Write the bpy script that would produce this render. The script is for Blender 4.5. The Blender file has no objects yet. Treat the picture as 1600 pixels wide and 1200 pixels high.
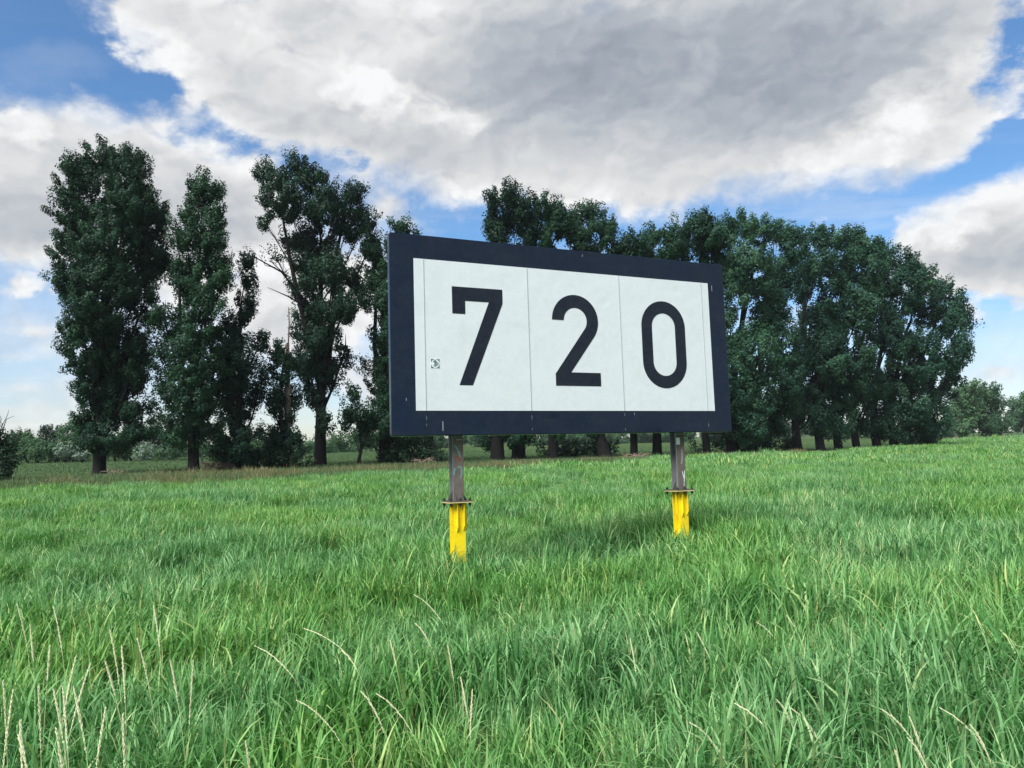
import bpy, math, random
import numpy as np
from mathutils import Matrix, Vector

random.seed(7)
rng = np.random.default_rng(7)
scene = bpy.context.scene
COL = scene.collection
HGT = 2.3                                  # eye height above the soil

# ------------------------------------------------------------------ camera
cam_data = bpy.data.cameras.new("camera")
cam_data.sensor_width = 36.0
cam_data.lens = 27.0
cam_data.clip_start = 0.05
cam_data.clip_end = 8000
cam = bpy.data.objects.new("camera", cam_data)
COL.objects.link(cam)
CR, CU, CB = Vector((0.99985, 0.00127, -0.01745)), Vector((0.0175, -0.07229, 0.99723)), Vector((0.0, -0.99738, -0.0723))
cam.matrix_world = Matrix(((CR.x, CU.x, CB.x, 0), (CR.y, CU.y, CB.y, 0), (CR.z, CU.z, CB.z, HGT), (0, 0, 0, 1)))
scene.camera = cam

# ------------------------------------------------------------------ exposure
scene.view_settings.view_transform = 'Standard'
scene.view_settings.look = 'None'
scene.view_settings.gamma = 1.0
scene.view_settings.exposure = 0.62
scene.cycles.max_bounces = 8
scene.cycles.diffuse_bounces = 3
scene.cycles.glossy_bounces = 2
scene.cycles.transmission_bounces = 3
scene.cycles.transparent_max_bounces = 4
scene.cycles.volume_bounces = 0
scene.cycles.use_denoising = True

# ------------------------------------------------------------------ sun
SUN_EL, SUN_AZ = math.radians(48), math.radians(215)      # azimuth clockwise from +Y: behind and left
sun_data = bpy.data.lights.new("sun", 'SUN')
sun_data.energy = 4.8
sun_data.angle = math.radians(35)
sun_data.color = (1.0, 0.96, 0.9)
sun = bpy.data.objects.new("sun", sun_data)
COL.objects.link(sun)
sd = Vector((math.sin(SUN_AZ) * math.cos(SUN_EL), math.cos(SUN_AZ) * math.cos(SUN_EL), math.sin(SUN_EL)))
sun.rotation_euler = sd.to_track_quat('Z', 'Y').to_euler()


def ray(px, py):
    d = CR * ((px - 800) / 1200) + CU * (-(py - 600) / 1200) - CB
    return d


def at(px, py, depth):
    """a point of the place, `depth` metres in front of the viewer, seen at that spot of the picture"""
    d = ray(px, py)
    return Vector((0, 0, HGT)) + d * (depth / d.y)


# ------------------------------------------------------------------ node helpers
class NT:
    def __init__(s, tree):
        s.t = tree; s.n = tree.nodes; s.l = tree.links

    def node(s, kind, **kw):
        n = s.n.new(kind)
        for k, v in kw.items():
            setattr(n, k, v)
        return n

    def put(s, sock, v):
        if isinstance(v, V):
            v = v.s
        if isinstance(v, bpy.types.NodeSocket):
            s.l.new(v, sock)
        else:
            sock.default_value = v

    def m(s, op, a, b=0.0, c=0.0, clamp=False):
        n = s.node('ShaderNodeMath', operation=op, use_clamp=clamp)
        s.put(n.inputs[0], a); s.put(n.inputs[1], b); s.put(n.inputs[2], c)
        return V(s, n.outputs[0])

    def ss(s, x, a, b, lo=0.0, hi=1.0):
        n = s.node('ShaderNodeMapRange', interpolation_type='SMOOTHSTEP')
        s.put(n.inputs[0], x)
        for i, v in zip((1, 2, 3, 4), (a, b, lo, hi)):
            s.put(n.inputs[i], v)
        return V(s, n.outputs[0])

    def xyz(s, x, y, z):
        n = s.node('ShaderNodeCombineXYZ')
        s.put(n.inputs[0], x); s.put(n.inputs[1], y); s.put(n.inputs[2], z)
        return n.outputs[0]

    def sep(s, v):
        n = s.node('ShaderNodeSeparateXYZ')
        s.l.new(v, n.inputs[0])
        return [V(s, o) for o in n.outputs]

    def noise(s, vec, scale, detail=4.0, rough=0.55, lac=2.0, dist=0.0, dim='3D'):
        n = s.node('ShaderNodeTexNoise', noise_dimensions=dim)
        if vec is not None:
            s.l.new(vec, n.inputs['Vector'])
        n.inputs['Scale'].default_value = scale
        n.inputs['Detail'].default_value = detail
        n.inputs['Roughness'].default_value = rough
        n.inputs['Lacunarity'].default_value = lac
        n.inputs['Distortion'].default_value = dist
        return V(s, n.outputs[0])

    def mix(s, f, a, b, blend='MIX'):
        n = s.node('ShaderNodeMix', data_type='RGBA', blend_type=blend)
        s.put(n.inputs[0], f)
        s.put(n.inputs[6], a if not isinstance(a, tuple) else (*a, 1.0)[:4])
        s.put(n.inputs[7], b if not isinstance(b, tuple) else (*b, 1.0)[:4])
        return n.outputs[2]


class V:
    def __init__(s, g, sock): s.g = g; s.s = sock
    def __add__(s, o): return s.g.m('ADD', s, o)
    __radd__ = __add__
    def __sub__(s, o): return s.g.m('SUBTRACT', s, o)
    def __rsub__(s, o): return s.g.m('SUBTRACT', o, s)
    def __mul__(s, o): return s.g.m('MULTIPLY', s, o)
    __rmul__ = __mul__
    def __truediv__(s, o): return s.g.m('DIVIDE', s, o)


# ------------------------------------------------------------------ world: blue sky with broken cumulus
world = bpy.data.worlds.new("World")
scene.world = world
world.use_nodes = True
g = NT(world.node_tree)
g.n.clear()
SKY_S = 0.082
sky = g.node('ShaderNodeTexSky', sky_type='NISHITA')
sky.sun_disc = False
sky.sun_elevation = SUN_EL
sky.sun_rotation = SUN_AZ
sky.air_density = 1.0
sky.dust_density = 0.25
sky.ozone_density = 2.5
tc = g.node('ShaderNodeTexCoord')
dirv = tc.outputs['Generated']
X, Y, Z = g.sep(dirv)
den = g.m('MAXIMUM', 1.0 + Y, 0.02)
U = X / den * 2400.0                       # stereographic, about one unit per 1/1200 rad
W = Z / den * 2400.0


def st(px, py):
    d = ray(px, py).normalized()
    return d.x / (1 + d.y) * 2400, d.z / (1 + d.y) * 2400


# cloud masses: centre, half axes and tilt (degrees, counter-clockwise) in sky units
CLOUDS = [
    # the great grey cloud overhead
    (340, 70, 150, 72, -14), (520, 40, 190, 80, 0), (420, 140, 160, 75, -25), (620, 190, 240, 95, -14), (900, 150, 420, 170, 0),
    (1250, 110, 330, 185, 4), (1420, 190, 150, 85, 24), (1040, -150, 760, 175, 0), (1060, 270, 230, 52, 0), (1480, 40, 110, 70, 20),
    # bank at the left
    (60, 215, 130, 60, -8), (250, 270, 190, 80, -8), (90, 300, 240, 110, 0), (330, 350, 150, 90, -10), (470, 470, 140, 90, 0),
    (570, 268, 35, 30, -40), (610, 315, 40, 22, -40),
    # puffs low at the left
    (33, 447, 48, 24, 0), (60, 520, 70, 9, 0), (40, 605, 90, 12, 0), (620, 590, 90, 40, 0),
    # right
    (60, 640, 120, 7, 0), (10, 560, 60, 8, 0),
    (1560, 335, 150, 55, 18), (1600, 400, 210, 65, 3), (1470, 350, 60, 22, 20), (1515, 485, 30, 22, -50), (1500, 440, 90, 20, 0), (1590, 575, 40, 8, 0),
    # up out of the frame
    (300, -480, 500, 150, 5), (1500, -500, 500, 200, -5),
]
mass = None
for (px, py, a, b, ang) in CLOUDS:
    cu, cw = st(px, py)
    c_, s_ = math.cos(math.radians(ang)), math.sin(math.radians(ang))
    du, dw = U - cu, W - cw
    e1 = (du * c_ + dw * s_) * (1.0 / a)
    e2 = (dw * c_ - du * s_) * (1.0 / b)
    r = g.m('SQRT', e1 * e1 + e2 * e2)
    d = (1.0 - r) * float(min(a, b, 130))
    mass = d if mass is None else g.m('SMOOTH_MAX', mass, d, 22.0)
# sky behind and beside the viewer: broken cloud of its own
zz = g.m('MAXIMUM', Z, 0.0) + 0.30
Q = g.xyz(X / zz, Y / zz, Z * 1.6)
big = g.noise(Q, 1.1, 3.0, 0.5)
side = g.ss(Y, 0.55, 0.25)
mass = mass * (1.0 - side) + ((big - 0.44) * 700.0) * side
# edge breakup: fractal noise plus a few rounded heaps
Q2 = g.xyz(U * 0.01, W * 0.014, Z * 2.0)
n1 = g.noise(Q2, 0.75, 11.0, 0.60)
wob = g.noise(g.xyz(U * 0.010, W * 0.014, 7.0), 1.0, 5.0, 0.6)
wob2 = g.noise(g.xyz(U * 0.010, W * 0.014, 17.0), 1.0, 5.0, 0.6)
Uw = U + (wob - 0.5) * 150.0
Ww = W + (wob2 - 0.5) * 90.0


def heaps(uu, ww):
    tot = None
    for sc_, amp in ((0.012, 1.0), (0.030, 0.5)):
        vo = g.node('ShaderNodeTexVoronoi', feature='SMOOTH_F1', voronoi_dimensions='2D')
        vo.inputs['Scale'].default_value = 1.0
        vo.inputs['Smoothness'].default_value = 0.5
        g.l.new(g.xyz(uu * sc_, ww * sc_ * 1.3, 0.0), vo.inputs['Vector'])
        q = (0.5 - V(g, vo.outputs['Distance'])) * amp
        tot = q if tot is None else tot + q
    return tot


def spots(lst):
    """soft patches: centre, half axes, tilt, strength"""
    tot = None
    for (px, py, a, b, ang, amt) in lst:
        cu, cw = st(px, py)
        c_, s_ = math.cos(math.radians(ang)), math.sin(math.radians(ang))
        du, dw = Uw - cu, Ww - cw
        e1 = (du * c_ + dw * s_) * (1.0 / a)
        e2 = (dw * c_ - du * s_) * (1.0 / b)
        q = g.ss(e1 * e1 + e2 * e2, 1.3, 0.0, 0.0, amt)
        tot = q if tot is None else tot + q
    return tot


bl, bl2 = heaps(Uw, Ww), heaps(Uw + 9.0, Ww - 12.0)
soft = g.ss(g.noise(g.xyz(U * 0.004, W * 0.006, 11.0), 1.0, 2.0, 0.5), 0.38, 0.62, 9.0, 38.0)
edge = mass + (n1 - 0.5) * 105.0 + bl * 22.0
dn_ = g.node('ShaderNodeMapRange', interpolation_type='SMOOTHSTEP')
g.put(dn_.inputs[0], edge); g.put(dn_.inputs[1], soft * -0.5 - 4.0); g.put(dn_.inputs[2], soft)
dens = V(g, dn_.outputs[0])
gaps = spots([(1610, 70, 55, 110, 0, 1.3), (300, 205, 150, 26, -20, 0.9), (60, 80, 150, 80, 0, 1.1), (540, 250, 34, 18, 0, 1.0), (1150, 352, 300, 34, 0, 0.8), (470, 262, 60, 20, -25, 0.7), (1400, 310, 90, 26, 15, 0.8)])
dens = dens * g.m('MAXIMUM', 1.0 - gaps * g.ss(n1, 0.62, 0.42), 0.0)
veil = g.noise(g.xyz(U * 0.003, W * 0.024, 1.3), 1.0, 6.0, 0.6)
veilm = g.ss(veil, 0.42, 0.74, 0.0, 0.7) * g.ss(W, 520.0, 60.0, 0.03, 1.0)
thin = spots([(120, 430, 300, 150, 0, 0.62), (470, 470, 220, 150, 0, 0.85), (80, 600, 330, 70, 0, 0.35), (1560, 560, 200, 60, 0, 0.40), (60, 120, 110, 40, 20, 0.10),
              (560, 300, 120, 60, -30, 0.35)])
thin = thin * g.ss(n1, 0.36, 0.60, 0.45, 1.1)
dens = g.m('MINIMUM', g.m('MAXIMUM', dens, g.m('MAXIMUM', veilm, thin)), 1.0)
# body shade: grey where the cloud is deep, white where the sun comes through the margin
n1c = g.noise(Q2, 0.55, 3.0, 0.45)
rim = g.ss(mass + (n1c - 0.5) * 90.0 + bl * 14.0, 62.0, -6.0)
deep = spots([(1040, 100, 430, 130, 0, 0.13), (880, 150, 210, 90, 8, 0.09), (1270, 150, 240, 100, 10, 0.10), (1150, 30, 400, 90, 0, 0.06), (640, 225, 200, 40, -15, 0.07), (90, 350, 260, 60, 0, 0.10),
              (400, 330, 130, 60, 0, 0.07), (1580, 400, 170, 50, 0, 0.12), (420, 200, 110, 40, -20, 0.06)])
glow = spots([(240, 85, 120, 42, -22, 0.17), (420, 60, 130, 50, 0, 0.06), (620, 155, 120, 38, -18, 0.24), (720, 180, 60, 25, -10, 0.16), (1440, 165, 110, 60, 35, 0.14), (1340, 235, 150, 40, 10, 0.10),
              (20, 185, 80, 32, -10, 0.20), (330, 235, 90, 30, -12, 0.12), (30, 440, 50, 22, 0, 0.16), (440, 440, 160, 60, 0, 0.14), (1490, 355, 60, 26, 10, 0.20), (1570, 300, 80, 34, 10, 0.14), (1515, 480, 24, 24, 0, 0.16)])
relief = (bl - bl2) * 0.42
n3 = g.noise(g.xyz(U * 0.004, W * 0.009, 4.0), 1.0, 8.0, 0.55)
lit = rim * 0.22 + glow * 1.15 * g.ss(n1, 0.36, 0.58, 0.35, 1.25)
bright = 0.83 + lit - deep * 1.2 + relief * (0.35 + rim * 0.5 + glow * 2.0) + (n3 - 0.5) * (0.24 - deep * 0.7)
# out of the frame the cloud is plain broken cumulus
bright = g.m('MINIMUM', g.m('MAXIMUM', bright, 0.40), 1.12)
cloudcol = g.mix(g.ss(bright, 0.42, 0.95), (0.76, 0.855, 1.0), (0.985, 0.995, 1.0))
cs = g.node('ShaderNodeVectorMath', operation='SCALE')
g.l.new(cloudcol, cs.inputs[0]); g.put(cs.inputs['Scale'], bright)
tint = g.mix(g.ss(Z, 0.28, 0.0), (0.80, 1.10, 1.30), (0.92, 0.98, 1.14))
skyt = g.mix(1.0, sky.outputs[0], tint, 'MULTIPLY')
bg1 = g.node('ShaderNodeBackground'); g.l.new(skyt, bg1.inputs[0]); bg1.inputs[1].default_value = SKY_S
bg2 = g.node('ShaderNodeBackground'); g.l.new(cs.outputs[0], bg2.inputs[0]); bg2.inputs[1].default_value = 0.56
mx = g.node('ShaderNodeMixShader')
g.put(mx.inputs[0], dens); g.l.new(bg1.outputs[0], mx.inputs[1]); g.l.new(bg2.outputs[0], mx.inputs[2])
out = g.node('ShaderNodeOutputWorld'); g.l.new(mx.outputs[0], out.inputs[0])
world.cycles.sampling_method = 'MANUAL'
world.cycles.sample_map_resolution = 512

# ------------------------------------------------------------------ materials
def material(name, rough=0.6, spec=0.3):
    m = bpy.data.materials.new(name)
    m.use_nodes = True
    g = NT(m.node_tree)
    b = g.n['Principled BSDF']
    b.inputs['Roughness'].default_value = rough
    b.inputs['Specular IOR Level'].default_value = spec
    return m, g, b


def attr(g, name):
    n = g.node('ShaderNodeAttribute', attribute_name=name)
    return V(g, n.outputs['Fac'])


def ramp(g, f, stops):
    n = g.node('ShaderNodeValToRGB')
    g.put(n.inputs[0], f)
    el = n.color_ramp.elements
    while len(el) < len(stops):
        el.new(0.5)
    for e, (p, c) in zip(el, stops):
        e.position = p; e.color = (*c, 1)
    return n.outputs[0]


def leaf_material(name, stops, trans=0.35, rough=0.5, spec=0.3, patch=0.0, patch_scale=0.2, second=None):
    """thin green leaves: each leaf or blade keeps its own tone, light passes through"""
    m, g, b = material(name, rough, spec)
    f = attr(g, 'tone')
    if patch:
        geo = g.node('ShaderNodeNewGeometry')
        f = f + (g.noise(geo.outputs['Position'], patch_scale, 3.0, 0.6) - 0.5) * patch
    col = ramp(g, f, stops)
    if second:                                  # another sward, in drifts
        geo = g.node('ShaderNodeNewGeometry')
        dr = g.noise(geo.outputs['Position'], 0.22, 4.0, 0.6)
        col = g.mix(g.ss(dr, 0.40, 0.60), col, ramp(g, f, second))
    g.l.new(col, b.inputs['Base Color'])
    tr = g.node('ShaderNodeBsdfTranslucent')
    tcol = g.mix(1.0, col, (1.0, 1.25, 0.55), 'MULTIPLY')
    g.l.new(tcol, tr.inputs[0])
    mixs = g.node('ShaderNodeMixShader')
    mixs.inputs[0].default_value = trans
    g.l.new(b.outputs[0], mixs.inputs[1]); g.l.new(tr.outputs[0], mixs.inputs[2])
    g.l.new(mixs.outputs[0], g.n['Material Output'].inputs[0])
    return m


M_grass = leaf_material('grass_blades', [(0.0, (0.032, 0.140, 0.020)), (0.35, (0.070, 0.218, 0.040)), (0.6, (0.158, 0.345, 0.096)),
                                         (0.85, (0.265, 0.460, 0.132)), (1.0, (0.44, 0.47, 0.18))], 0.24, 0.5, 0.28, 0.5, 0.35,
                        second=[(0.0, (0.032, 0.132, 0.034)), (0.35, (0.068, 0.210, 0.064)), (0.6, (0.158, 0.338, 0.136)), (0.85, (0.265, 0.455, 0.205)), (1.0, (0.43, 0.46, 0.23))])
M_turf = leaf_material('pasture_blades', [(0.0, (0.045, 0.105, 0.040)), (0.6, (0.075, 0.150, 0.060)), (1.0, (0.16, 0.18, 0.09))], 0.3, 0.5, 0.3, 0.5, 0.1)
M_straw = leaf_material('dry_straw', [(0.0, (0.055, 0.085, 0.03)), (0.5, (0.18, 0.155, 0.075)), (1.0, (0.40, 0.34, 0.20))], 0.2, 0.6, 0.2)
M_stalk = leaf_material('seed_stalk', [(0.0, (0.42, 0.52, 0.20)), (0.5, (0.80, 0.80, 0.50)), (1.0, (0.92, 0.90, 0.68))], 0.12, 0.5, 0.3)
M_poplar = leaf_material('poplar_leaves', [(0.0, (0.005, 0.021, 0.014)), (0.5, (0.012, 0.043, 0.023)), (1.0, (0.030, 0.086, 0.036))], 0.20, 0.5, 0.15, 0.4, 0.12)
M_poplar_hazed = leaf_material('hazed_poplar_leaves', [(0.0, (0.010, 0.038, 0.028)), (0.5, (0.024, 0.074, 0.046)), (1.0, (0.058, 0.135, 0.070))], 0.25, 0.5, 0.15, 0.4, 0.10)  # same poplar leaves, with distance haze put into the colour: bluer and lighter
M_oak = leaf_material('broad_leaves', [(0.0, (0.026, 0.070, 0.034)), (0.5, (0.050, 0.115, 0.054)), (1.0, (0.095, 0.170, 0.080))], 0.25, 0.6, 0.2, 0.3, 0.08)
M_willow = leaf_material('willow_leaves', [(0.0, (0.10, 0.16, 0.12)), (0.5, (0.16, 0.23, 0.18)), (1.0, (0.24, 0.32, 0.26))], 0.25, 0.6, 0.2, 0.3, 0.1)
M_bush = leaf_material('bush_leaves', [(0.0, (0.010, 0.030, 0.014)), (0.5, (0.016, 0.046, 0.022)), (1.0, (0.030, 0.070, 0.030))], 0.2, 0.5, 0.3)


def bark_material(name, c1, c2, scale=3.0):
    m, g, b = material(name, 0.9, 0.15)
    t = g.node('ShaderNodeTexCoord')
    mp = g.node('ShaderNodeMapping'); mp.inputs['Scale'].default_value = (6, 6, 0.8)
    g.l.new(t.outputs['Object'], mp.inputs[0])
    n = g.noise(mp.outputs[0], scale, 6.0, 0.65)
    g.l.new(ramp(g, n, [(0.3, c1), (0.7, c2)]), b.inputs['Base Color'])
    bu = g.node('ShaderNodeBump'); bu.inputs['Strength'].default_value = 0.8; bu.inputs['Distance'].default_value = 0.05
    g.put(bu.inputs['Height'], n); g.l.new(bu.outputs[0], b.inputs['Normal'])
    return m


M_bark = bark_material('dark_bark', (0.004, 0.004, 0.005), (0.016, 0.015, 0.015))
M_palebark = bark_material('pale_bark', (0.14, 0.12, 0.10), (0.42, 0.38, 0.32))
M_dead = bark_material('dead_wood', (0.09, 0.07, 0.055), (0.32, 0.26, 0.20))

# ------------------------------------------------------------------ mesh helpers
def raw_mesh(name, verts, faces, tones=None, mats=(), smooth=False):
    """verts (n,3) and quads (m,4) as numpy arrays, straight into a mesh"""
    me = bpy.data.meshes.new(name)
    verts = np.asarray(verts, dtype=np.float32); faces = np.asarray(faces, dtype=np.int32)
    me.vertices.add(len(verts)); me.vertices.foreach_set('co', verts.ravel())
    k = faces.shape[1]
    me.loops.add(faces.size); me.loops.foreach_set('vertex_index', faces.ravel())
    me.polygons.add(len(faces))
    me.polygons.foreach_set('loop_start', np.arange(0, faces.size, k, dtype=np.int32))
    if smooth:
        me.polygons.foreach_set('use_smooth', np.ones(len(faces), dtype=bool))
    if tones is not None:
        a = me.attributes.new('tone', 'FLOAT', 'FACE'); a.data.foreach_set('value', np.asarray(tones, dtype=np.float32))
    me.update(calc_edges=True)
    for m in mats:
        me.materials.append(m)
    return me


def link(name, me, parent=None, label=None, cat=None, group=None, kind=None, loc=None):
    o = bpy.data.objects.new(name, me)
    COL.objects.link(o)
    if loc is not None:
        o.location = loc
    if parent is not None:
        o.parent = parent
    for k, v in (('label', label), ('category', cat), ('group', group), ('kind', kind)):
        if v:
            o[k] = v
    return o


class Tubes:
    """tapered tubes collected into one mesh"""
    def __init__(s): s.v = []; s.f = []; s.t = []; s.n = 0

    def add(s, pts, radii, sides=7, tone=0.5, cap=True):
        pts = [Vector(p) for p in pts]
        base = s.n
        prev = None
        for i, p in enumerate(pts):
            d = (pts[min(i + 1, len(pts) - 1)] - pts[max(i - 1, 0)])
            d = d.normalized() if d.length > 1e-9 else Vector((0, 0, 1))
            ref = Vector((1, 0, 0)) if abs(d.x) < 0.9 else Vector((0, 1, 0))
            a = (ref - d * ref.dot(d)).normalized() if prev is None else (prev - d * prev.dot(d)).normalized()
            prev = a
            b = d.cross(a)
            for k in range(sides):
                an = 2 * math.pi * k / sides
                s.v.append(p + (a * math.cos(an) + b * math.sin(an)) * radii[i])
        for i in range(len(pts) - 1):
            for k in range(sides):
                k2 = (k + 1) % sides
                s.f.append((base + i * sides + k, base + i * sides + k2, base + (i + 1) * sides + k2, base + (i + 1) * sides + k))
                s.t.append(tone)
        s.n += len(pts) * sides

    def mesh(s, name, mat):
        return raw_mesh(name, np.array([tuple(v) for v in s.v]), np.array(s.f), s.t, (mat,), True)


# ------------------------------------------------------------------ ground
def ground_mesh():
    """one sheet to the horizon: gentle swells near, flat far away"""
    r = np.concatenate([np.linspace(0, 60, 41), np.geomspace(64, 5000, 46)])
    a = np.linspace(0, 2 * math.pi, 145)[:-1]
    rr, aa = np.meshgrid(r, a, indexing='ij')
    x, y = rr * np.sin(aa), rr * np.cos(aa)
    z = ground_z(x, y)
    v = np.stack([x.ravel(), y.ravel(), z.ravel()], 1)
    n = len(a); i, j = np.meshgrid(np.arange(len(r) - 1), np.arange(n), indexing='ij')
    i = i.ravel(); j = j.ravel(); j2 = (j + 1) % n
    f = np.stack([i * n + j, i * n + j2, (i + 1) * n + j2, (i + 1) * n + j], 1)[:, ::-1]
    return v, f


def ground_z(x, y):
    d = np.hypot(x, y)
    rise = np.clip((x + 1.5) / 5.0, 0, 1)
    rise = 0.30 * rise * rise * (3 - 2 * rise) * np.clip(1 - (d - 12) / 70.0, 0, 1)
    return rise + (0.05 * np.sin(x * 0.9 + 1.3 * np.sin(y * 0.23)) * np.cos(y * 0.71 + 0.8) + 0.06 * np.sin(x * 0.21 + 2) * np.sin(y * 0.17 + 1)) * np.clip(1 - d / 90.0, 0, 1)


m, g, b = material('pasture_soil', 1.0, 0.05)
geo = g.node('ShaderNodeNewGeometry')
n1 = g.noise(geo.outputs['Position'], 0.05, 6.0, 0.65)
n2 = g.noise(geo.outputs['Position'], 1.7, 6.0, 0.7)
g.l.new(ramp(g, n1 * 0.5 + n2 * 0.5, [(0.3, (0.030, 0.055, 0.020)), (0.5, (0.050, 0.088, 0.028)), (0.7, (0.085, 0.115, 0.042))]), b.inputs['Base Color'])
bu = g.node('ShaderNodeBump'); bu.inputs['Strength'].default_value = 1.0; bu.inputs['Distance'].default_value = 0.15
g.put(bu.inputs['Height'], n2); g.l.new(bu.outputs[0], b.inputs['Normal'])
v, f = ground_mesh()
link('ground', raw_mesh('ground', v, f, None, (m,), True), kind='structure')

# ------------------------------------------------------------------ grass
def blades(n, radius, hlo, hhi, width, segs, arch=1.0, wind=(0.05, 0.02), stray=0.03, square=False, tone0=0.5, tspread=0.22):
    """n curved blades rooted inside a disc (or square) of the given size"""
    if square:
        bx, by = rng.uniform(-radius, radius, n), rng.uniform(-radius, radius, n)
    else:
        rr = radius * np.sqrt(rng.uniform(0, 1, n)); an = rng.uniform(0, 2 * math.pi, n)
        bx, by = rr * np.cos(an), rr * np.sin(an)
    L = rng.uniform(hlo, hhi, n)
    az = rng.uniform(0, 2 * math.pi, n)
    dx, dy = np.cos(az), np.sin(az)
    lean0 = rng.uniform(0.0, 0.20, n)                       # angle from upright at the root
    bend = rng.uniform(0.15, 2.1, n) * arch           # further turn by the tip
    w = width * rng.uniform(0.6, 1.3, n)
    tw = rng.uniform(-0.9, 0.9, n)
    P = np.stack([bx, by, np.zeros(n)], 1)
    rows = []
    for i in range(segs + 1):
        t = i / segs
        ang = lean0 + bend * t ** 2.7
        if i:
            st_ = L / segs
            P = P + np.stack([np.sin(ang) * dx * st_ + wind[0] * t * st_, np.sin(ang) * dy * st_ + wind[1] * t * st_, np.cos(ang) * st_], 1)
        ww = w * (1 - t ** 2.2) * (0.55 + 0.45 * min(1, t * 4)) + 0.0006
        sa = az + math.pi / 2 + tw * t
        sx, sy = np.cos(sa), np.sin(sa)
        S = np.stack([sx, sy, np.zeros(n)], 1) * ww[:, None] * 0.5
        rows.append((P - S, P + S))
    vs = np.stack([q for r_ in rows for q in r_], 1).reshape(-1, 3)   # per blade: 2*(segs+1)
    k = 2 * (segs + 1)
    off = (np.arange(n) * k)[:, None]
    fs = np.concatenate([off + np.array([[2 * i, 2 * i + 1, 2 * i + 3, 2 * i + 2]]) for i in range(segs)], 0)
    tone = np.clip(rng.normal(tone0, tspread, n), 0.0, 0.93)
    tone[rng.uniform(0, 1, n) < stray] = 1.0
    return vs, fs, np.tile(tone, segs)


def scatter(name, meshes, pts, rot, scale, idx, label):
    """many tufts of ground cover as one object"""
    coll = bpy.data.collections.new(name + ' tufts')
    for i, me in enumerate(meshes):
        o = bpy.data.objects.new('%s_tuft_%02d' % (name, i), me)
        coll.objects.link(o)
    me = bpy.data.meshes.new(name)
    me.vertices.add(len(pts)); me.vertices.foreach_set('co', pts.astype(np.float32).ravel())
    a = me.attributes.new('rot', 'FLOAT_VECTOR', 'POINT'); a.data.foreach_set('vector', rot.astype(np.float32).ravel())
    a = me.attributes.new('size', 'FLOAT_VECTOR', 'POINT'); a.data.foreach_set('vector', scale.astype(np.float32).ravel())
    a = me.attributes.new('pick', 'INT', 'POINT'); a.data.foreach_set('value', idx.astype(np.int32))
    o = link(name, me, kind='stuff', label=label, cat='grass')
    ng = bpy.data.node_groups.new(name, 'GeometryNodeTree')
    ng.interface.new_socket('Geometry', in_out='INPUT', socket_type='NodeSocketGeometry')
    ng.interface.new_socket('Geometry', in_out='OUTPUT', socket_type='NodeSocketGeometry')
    N = ng.nodes; Lk = ng.links
    gi = N.new('NodeGroupInput'); go = N.new('NodeGroupOutput')
    ci = N.new('GeometryNodeCollectionInfo'); ci.inputs['Collection'].default_value = coll
    ci.inputs['Separate Children'].default_value = True; ci.inputs['Reset Children'].default_value = True
    ip = N.new('GeometryNodeInstanceOnPoints'); ip.inputs['Pick Instance'].default_value = True

    def at_(nm, ty):
        q = N.new('GeometryNodeInputNamedAttribute'); q.data_type = ty; q.inputs['Name'].default_value = nm
        return q.outputs['Attribute']
    e2r = N.new('FunctionNodeEulerToRotation'); Lk.new(at_('rot', 'FLOAT_VECTOR'), e2r.inputs[0])
    Lk.new(gi.outputs[0], ip.inputs['Points']); Lk.new(ci.outputs[0], ip.inputs['Instance'])
    Lk.new(at_('pick', 'INT'), ip.inputs['Instance Index'])
    Lk.new(e2r.outputs[0], ip.inputs['Rotation']); Lk.new(at_('size', 'FLOAT_VECTOR'), ip.inputs['Scale'])
    Lk.new(ip.outputs[0], go.inputs[0])
    mod = o.modifiers.new('scatter', 'NODES'); mod.node_group = ng
    return o


# where the tall meadow ends: distance for each bearing x/y
EDGE_PX = [0, 150, 400, 700, 1000, 1300, 1430, 1520, 1600]
EDGE_D = [40, 41, 44, 50, 65, 86, 120, 210, 280]


def edge_depth(x, y):
    px = 800 + 1200 * x / np.maximum(y, 8.0)
    return np.interp(px, EDGE_PX, EDGE_D)


def vnoise(x, y, s, seed):
    """smooth value noise in the plane"""
    r_ = np.random.default_rng(seed); tab = r_.uniform(0, 1, (256, 256))
    x = x / s + 1000; y = y / s + 1000
    i, j = np.floor(x).astype(int), np.floor(y).astype(int)
    fx, fy = x - i, y - j
    fx = fx * fx * (3 - 2 * fx); fy = fy * fy * (3 - 2 * fy)
    T = lambda a, b_: tab[a % 256, b_ % 256]
    return (T(i, j) * (1 - fx) + T(i + 1, j) * fx) * (1 - fy) + (T(i, j + 1) * (1 - fx) + T(i + 1, j + 1) * fx) * fy


def wedge(d0, d1, per_m2, tan=0.95, back=True):
    """points over the ground between two distances, inside a wide wedge"""
    area = tan * (d1 ** 2 - d0 ** 2)
    n = int(area * per_m2)
    y = np.sqrt(rng.uniform(d0 ** 2, d1 ** 2, n))
    x = rng.uniform(-1, 1, n) * tan * y
    return x, y


def height_field(x, y):
    """how tall and how laid over the meadow is here"""
    a = vnoise(x, y, 1.1, 1); b_ = vnoise(x, y, 3.7, 2); c = vnoise(x * 0.6, y, 9.0, 3)
    return 0.5 * a + 0.3 * b_ + 0.2 * c


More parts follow.
